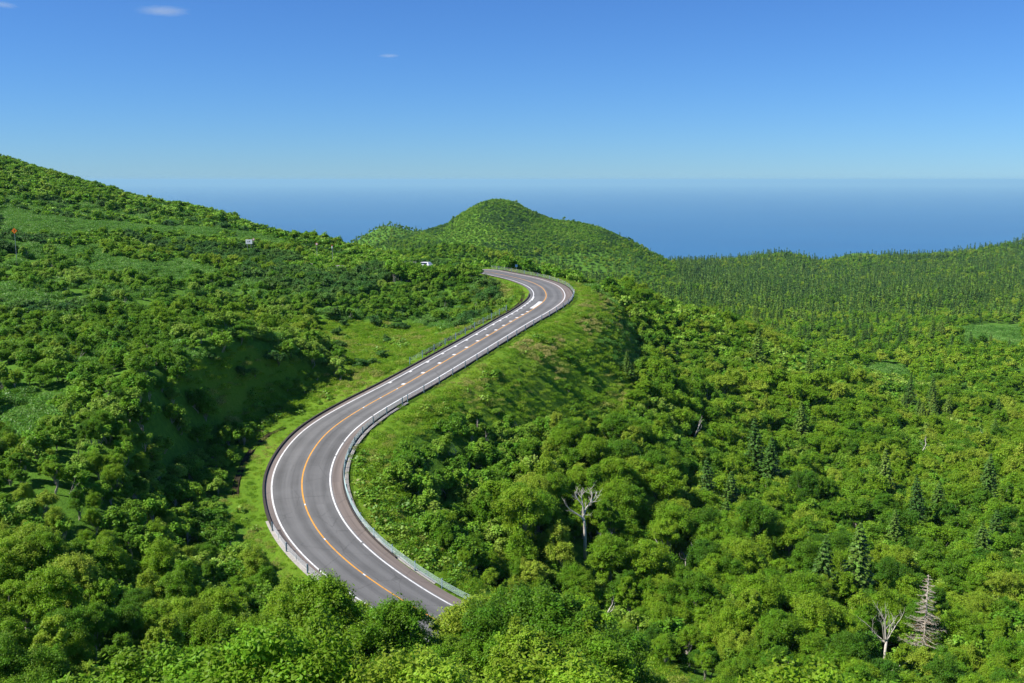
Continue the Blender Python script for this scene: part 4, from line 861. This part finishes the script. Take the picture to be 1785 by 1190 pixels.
# nothing taller than the sight line stands between the camera and the dead trees
for base_, v_b, half in ((DEAD_FIR, 1120, 42), (DEAD_BIRCH, 905, 40), (DEAD_FAN, 1112, 40), (at_z(560, 1005, -40.3), 1012, 22), (at_z(600, 1025, -40.8), 1030, 26), (at_z(650, 1040, -41.0), 1046, 30), (at_z(705, 1060, -41.2), 1068, 30), (at_z(760, 1075, -41.6), 1083, 30), (at_z(800, 1045, -41.3), 1052, 14)):
    ub, _, db = project(*base_)
    for kind, hh, rad in (('birch', 7.0, 2.9), ('fir', 9.2, 2.1), ('shrub', 2.8, 1.7)):
        A = PL[kind]; u, v, d = project(A[:, 0], A[:, 1], A[:, 2]); near = (d < db + 1.5) & (d > 15) & (np.abs(u - ub) < half + 0.85 * rad * A[:, 3] * F / d)
        zmax = np.array([at_y(ub, v_b, y)[2] for y in A[near, 1]]); A[near, 3] = np.minimum(A[near, 3], (zmax - A[near, 2]) / hh); PL[kind] = A[A[:, 3] > 0.22]
for u_, v_, Y_m in [(818,1072,70),(838,1056,70),(862,1050,70.5),(886,1048,70),(850,1085,67)]:
    p = at_y(u_, v_, Y_m); zg = float(height(np.array([p[0]]), np.array([p[1]]))[0]); PL['birch'] = np.vstack([PL['birch'], [p[0], p[1], zg, min(1.2, max(0.35, (p[2] - zg) / 6.4)), rng.random() * 6.28]])

# ------------------------------------------------------------------ which plants become objects of their own: those that show largest
def shown(A, hgt, sink=1.0):
    """not hidden behind a rise of the ground."""
    tx, ty, tz = A[:, 0], A[:, 1], A[:, 2] + hgt * A[:, 3]; okk = np.ones(len(A), bool)
    for f_ in np.linspace(0.3, 0.97, 24): okk &= height(tx * f_, ty * f_) < tz * f_ + sink
    return okk
def choose(A, rad, hgt, n_, pad=0):
    u, v, d = project(A[:, 0], A[:, 1], A[:, 2] + hgt * A[:, 3] * 0.6); rpx = F * rad * A[:, 3] / d
    cand = np.where((u > 12 - pad) & (u < 1773 + pad) & (v > 0) & (v < 1180) & (d > 10))[0]; cand = cand[np.argsort(-rpx[cand])][:n_ * 3]
    cand = cand[shown(A[cand], hgt)][:n_]; m_ = np.zeros(len(A), bool); m_[cand] = True; return m_
SEL = {'birch': choose(PL['birch'], 2.6, 6.2, 300), 'shrub': choose(PL['shrub'], 1.5, 2.4, 300), 'pine': choose(PL['pine'], 1.8, 1.6, 200), 'fir': choose(PL['fir'], 2.0, 8.5, 160)}

# ------------------------------------------------------------------ the rest, as one object per kind of plant cover
HOLD = {}
def scatter(name, A, variants, label, cat, lod=None):
    """points that carry scale, turn and choice of plant; geometry nodes set a plant on each."""
    n_ = len(A); me = bpy.data.meshes.new(name); me.vertices.add(n_); me.vertices.foreach_set('co', A[:, :3].astype(np.float32).ravel())
    rot = np.zeros((n_, 3), np.float32); rot[:, 2] = A[:, 4]; rot[:, 0] = rng.normal(size=n_) * 0.05; rot[:, 1] = rng.normal(size=n_) * 0.05
    scl = np.repeat(A[:, 3:4], 3, 1).astype(np.float32); scl[:, 2] *= (0.85 + 0.3 * rng.random(n_)); idx = lod if lod is not None else rng.integers(0, len(variants), n_)
    me.attributes.new('rot', 'FLOAT_VECTOR', 'POINT').data.foreach_set('vector', rot.ravel()); me.attributes.new('scl', 'FLOAT_VECTOR', 'POINT').data.foreach_set('vector', scl.ravel())
    me.attributes.new('idx', 'INT', 'POINT').data.foreach_set('value', idx.astype(np.int32))
    o = link(name, me); tag(o, label, cat, kind='stuff')
    ng = bpy.data.node_groups.new(name, 'GeometryNodeTree'); ng.interface.new_socket('Geometry', in_out='INPUT', socket_type='NodeSocketGeometry'); ng.interface.new_socket('Geometry', in_out='OUTPUT', socket_type='NodeSocketGeometry')
    gi = ng.nodes.new('NodeGroupInput'); go = ng.nodes.new('NodeGroupOutput'); ip = ng.nodes.new('GeometryNodeInstanceOnPoints'); gi2 = ng.nodes.new('GeometryNodeGeometryToInstance')
    for me_v in reversed(variants):
        if me_v.name not in HOLD: HOLD[me_v.name] = bpy.data.objects.new(me_v.name, me_v)
        oi = ng.nodes.new('GeometryNodeObjectInfo'); oi.inputs['Object'].default_value = HOLD[me_v.name]; oi.inputs['As Instance'].default_value = False
        ng.links.new(oi.outputs['Geometry'], gi2.inputs[0])
    ng.links.new(gi.outputs[0], ip.inputs['Points']); ng.links.new(gi2.outputs[0], ip.inputs['Instance']); ip.inputs['Pick Instance'].default_value = True
    for key, typ, sock in (('idx', 'INT', 'Instance Index'), ('rot', 'FLOAT_VECTOR', 'Rotation'), ('scl', 'FLOAT_VECTOR', 'Scale')):
        na = ng.nodes.new('GeometryNodeInputNamedAttribute'); na.data_type = typ; na.inputs['Name'].default_value = key; ng.links.new(na.outputs['Attribute'], ip.inputs[sock])
    ng.links.new(ip.outputs[0], go.inputs[0]); md = o.modifiers.new('plants', 'NODES'); md.node_group = ng; return o
def ri(a, b, n_): return rng.integers(a, b, n_)
A = PL['birch'][~SEL['birch']]; Y_ = np.hypot(A[:, 0], A[:, 1])
fr = A[Y_ < 330]; r_ = Y_[Y_ < 330]; lod = np.where(r_ < 120, ri(0, 5, len(fr)), 5 + ri(0, 4, len(fr)))
scatter('broadleaf_forest', fr, V_near + V_mid, 'mass of rounded green birch crowns filling the valley and slopes', 'forest', lod)
scatter('distant_broadleaf_forest', A[Y_ >= 330], V_far, 'mass of light green broadleaf crowns on the low plateau and cone hill', 'forest')
A = PL['shrub'][~SEL['shrub']]; Y_ = np.hypot(A[:, 0], A[:, 1]); lod = np.where(Y_ < 230, ri(0, 5, len(A)), 5 + ri(0, 3, len(A)))
scatter('shrub_vegetation', A, V_shrub + V_shrubfar, 'dense low green scrub covering the hillsides', 'scrub', lod)
scatter('dwarf_pine_vegetation', PL['pine'][~SEL['pine']], V_pine, 'dark patches of creeping dwarf pine among the scrub', 'scrub')
A = PL['fir'][~SEL['fir']]; Y_ = np.hypot(A[:, 0], A[:, 1]); lod = np.where(Y_ < 420, ri(0, 3, len(A)), 3 + ri(0, 3, len(A)))
scatter('conifer_forest', A, V_fir + V_firfar, 'dark pointed conifers massed on the plateau below the sea horizon', 'forest', lod)
scatter('bamboo_grass', PL['sasa'], V_sasa, 'pale green bamboo grass spread over the open slopes', 'bamboo grass')
scatter('herb_undergrowth', PL['herb'], V_herb, 'broad-leaved herbs crowding the foot of the guardrail', 'undergrowth')
scatter('tall_grass', PL['grass'], V_grass, 'long green grass on the verges and embankments', 'grass')
V_dry = [tuft(0.75, 0.55, 240, 0.045, M_dry, 6.5, 0.3, 0.8), tuft(0.6, 0.45, 190, 0.045, M_dry, 6.0, 0.3, 0.8)]
scatter('dry_grass', PL['dry'], V_dry, 'straw-coloured dry grass in patches on the embankment and mound', 'grass')
print('PLANTS', {k: len(a) for k, a in PL.items()})

# ------------------------------------------------------------------ single plants
def plant(name, A, variants, names, mats_, label, cat, group):
    first = {}
    out = []
    for x, y, z, sc, rt in A:
        k = int(rng.integers(0, len(variants))); 
        if k not in first:
            root = empty(name, (x, y, z)); link(names[0], variants[k][0], root); link(names[1], variants[k][1], root); first[k] = root
        else:
            root = first[k].copy(); COL.objects.link(root)
            for ch in first[k].children:
                if ch.name.split('.')[0] in names:
                    c_ = ch.copy(); COL.objects.link(c_); c_.parent = root
        root.location = (x, y, z); root.rotation_euler = (rng.normal() * 0.04, rng.normal() * 0.04, rt); root.scale = (sc, sc, sc * (0.88 + 0.26 * rng.random()))
        tag(root, label, cat, group); out.append(root)
    return out
TREES = plant('birch_tree', PL['birch'][SEL['birch']], BIRCH, ('crown', 'trunk'), None, 'rounded green birch', 'tree', 'broadleaf trees on the slopes beside the road')
FIRS = plant('fir_tree', PL['fir'][SEL['fir']], FIR, ('crown', 'trunk'), None, 'dark conifer', 'conifer', 'conifers among the broadleaf woods')
SHRUBS = plant('shrub', PL['shrub'][SEL['shrub']], SHRUB, ('foliage', 'stem'), None, 'low shrub', 'shrub', 'low shrubs beside the road')
PINES = plant('dwarf_pine', PL['pine'][SEL['pine']], PINE, ('foliage', 'stem'), None, 'dark dwarf pine', 'dwarf pine', 'dark dwarf pines on the cut bank and mound')

#PLACE
dead_conifer(); dead_birch(); dead_fan()
for a in PALE: pale_trunk(*a)
sign_post('warning_sign', 25, 402, 192, 'orange diamond warning sign on a pole by the hillside edge', diamond)
sign_post('notice_board', 434, 421, 268, 'white rectangular notice board with dark marks on the open hillside', board)
sign_post('round_sign', 442, 417, 270, 'small red and white round sign just behind the white notice board', round_sign(M_signr, 0.32, M_signw))
sign_post('round_sign', 552, 425, 272, 'small red and white round sign on the skyline saddle', round_sign(M_signr, 0.36, M_signw))
sign_post('marker_post', 579, 429, 268, 'stout white marker post with a red top near the saddle', marker, None, 'marker post')
sign_post('traffic_mirror', 923, 459, 246, 'round white mirror on a pole behind the upper bend', round_sign(M_signw, 0.42, M_pole), None, 'traffic mirror')
sign_post('blue_sign', 900, 463, 246, 'small blue sign plate behind the upper bend', lambda root, h: (lambda a, b_: (a.tube([(0, 0.04, -0.5), (0, 0.04, h + 0.3)], 0.035, 8), a.build('pole', M_pole, root), b_.box((0, 0, h), (0.6, 0.03, 0.6)), b_.build('sign_plate', M_signb, root)))(MB(), MB()))
car(740, 453, 246)
# white end post of the rail at the outside of the upper bend
p = side(136.1, gR(136.1) - 0.45, 0); root = empty('delineator_post', tuple(p)); tag(root, 'short white post where the two guardrails meet on the upper bend', 'delineator')
b = MB(); b.tube([(0, 0, -0.4), (0, 0, 0.85)], 0.09, 10); b.build('post', M_signw, root); b = MB(); b.box((0, -0.1, 0.7), (0.12, 0.02, 0.14)); b.build('reflector', M_reflect, root)
# ------------------------------------------------------------------ labels that single each plant out
LM = [('the bare white birch', 1018, 890), ('the dead grey conifer', 1608, 1060), ('the teal guardrail end', 800, 1040), ('the drainage ditch', 425, 805), ('the shaded grass bank', 470, 680), ('the sunny meadow', 690, 600),
      ('the upper road bend', 985, 510), ('the orange warning sign', 25, 402), ('the white notice board', 435, 421), ('the middle of the straight', 800, 610), ('the near bend apex', 470, 850), ('the embankment foot', 900, 730),
      ('the leaning trunk on the spur', 1205, 745), ('the flat white trunk', 1590, 780), ('the bottom left corner', 0, 1190), ('the bottom right corner', 1785, 1190), ('the bottom edge centre', 900, 1190), ('the right edge halfway up', 1785, 700), ('the left edge halfway up', 0, 700),
      ('the cone-shaped hill', 870, 400), ('the ivory dead shrub', 1540, 1100), ('the lower left guardrail', 540, 985), ('the pale trunk in the valley', 1198, 985), ('the near canopy centre', 330, 1050)]
DIRS = ['right of', 'above and right of', 'above', 'above and left of', 'left of', 'below and left of', 'below', 'below and right of']
ORD = 'first second third fourth fifth sixth seventh eighth ninth tenth eleventh twelfth thirteenth fourteenth fifteenth sixteenth seventeenth eighteenth nineteenth twentieth'.split()
ORD += ['twenty-' + q for q in ORD[:9]] + ['thirtieth'] + ['thirty-' + q for q in ORD[:9]] + ['fortieth'] + ['forty-' + q for q in ORD[:9]] + ['fiftieth'] + ['fifty-' + q for q in ORD[:9]] + ['sixtieth'] + ['sixty-' + q for q in ORD[:9]]
def relabel(objs, noun, sizes, hh):
    cells = {}
    for o in objs:
        u, v, d = project(o.location.x, o.location.y, o.location.z + hh * o.scale.x)
        k = min(range(len(LM)), key=lambda q: math.hypot(LM[q][1] - u, LM[q][2] - v)); a = int(round(math.atan2(LM[k][2] - v, u - LM[k][1]) / (math.pi / 4))) % 8
        cells.setdefault((k, a), []).append((math.hypot(LM[k][1] - u, LM[k][2] - v), o))
    ss = sorted(o.scale.x for o in objs); t1, t2 = ss[len(ss) // 3], ss[2 * len(ss) // 3]
    for (k, a), L in cells.items():
        L.sort(key=lambda q: q[0])
        for i, (_, o) in enumerate(L):
            sz = sizes[0] if o.scale.x < t1 else sizes[1] if o.scale.x < t2 else sizes[2]
            w_ = (ORD[i] + ' ') if i < len(ORD) else 'far outer '; o['label'] = f'{sz} {noun}, {w_}one {DIRS[a]} {LM[k][0]}' if len(L) > 1 else f'{sz} {noun} {DIRS[a]} {LM[k][0]}'
relabel(TREES, 'green birch', ('small', 'middling', 'broad'), 3.5)
relabel(FIRS, 'pointed dark fir', ('short', 'middling', 'tall'), 4.5)
relabel(SHRUBS, 'leafy shrub', ('little', 'middling', 'wide'), 1.2)
relabel(PINES, 'dark dwarf pine', ('small', 'middling', 'wide'), 0.8)

#HAZE
# ------------------------------------------------------------------ the air between here and the horizon
hb = MB(); hb.box((0, 0, -330.0), (230000, 230000, 0.0)); 
ztop = 38.0; zbot = -634.0
hb = MB(); hb.box((0, 0, (ztop + zbot) / 2), (330000, 330000, ztop - zbot))
M_haze, n, out = mat('haze'); pv = n.nodes.new('ShaderNodeVolumePrincipled')
pv.inputs['Color'].default_value = (0.46, 0.82, 1.0, 1); pv.inputs['Density'].default_value = 3.0e-5; pv.inputs['Anisotropy'].default_value = 0.0
n.links.new(pv.outputs[0], out.inputs['Volume'])
hazeo = hb.build('haze', M_haze); tag(hazeo, 'thin blue air over the sea and far woods', 'haze', kind='stuff')

# ------------------------------------------------------------------ two thin wisps of cloud, far above the haze
M_cloud, n, out = mat('cloud'); pv = n.nodes.new('ShaderNodeVolumePrincipled'); tc = n.nodes.new('ShaderNodeTexCoord')
mp = n.nodes.new('ShaderNodeMapping'); mp.inputs['Scale'].default_value = (1.3, 1.0, 3.5); n.links.new(tc.outputs['Object'], mp.inputs[0])
cn = noise(n, 2.2, 9, 0.68, mp.outputs[0], 1.6); ln = n.nodes.new('ShaderNodeVectorMath'); ln.operation = 'LENGTH'; n.links.new(tc.outputs['Object'], ln.inputs[0])
dn = math_n(n, 'MAXIMUM', 0.0, math_n(n, 'SUBTRACT', math_n(n, 'MULTIPLY', math_n(n, 'SUBTRACT', 1.0, ln.outputs['Value']), 1.9), math_n(n, 'MULTIPLY', cn.outputs[0], 1.9)))
n.links.new(math_n(n, 'MULTIPLY', dn, 0.00075), pv.inputs['Density']); pv.inputs['Color'].default_value = (0.86, 0.95, 1, 1); n.links.new(pv.outputs[0], out.inputs['Volume'])
def cloud(u, v, Y, sx, sy, sz, rz, label):
    import bmesh
    bm = bmesh.new(); bmesh.ops.create_icosphere(bm, subdivisions=4, radius=1.0); me = bpy.data.meshes.new('cloud'); bm.to_mesh(me); bm.free(); me.materials.append(M_cloud)
    o = link('cloud', me, None, tuple(at_y(u, v, Y))); o.scale = (sx, sy, sz); o.rotation_euler = (0, R(-2), rz); tag(o, label, 'cloud', kind='stuff')
cloud(285, 19, 47000, 2300, 2600, 330, 0, 'longest white wisp of cloud, high over the hill skyline')
cloud(678, 97, 62000, 1300, 1800, 170, 0, 'faint small wisp of cloud in the middle of the sky')
cloud(5, 8, 47000, 1100, 1800, 220, 0, 'wisp of cloud at the corner of the sky')
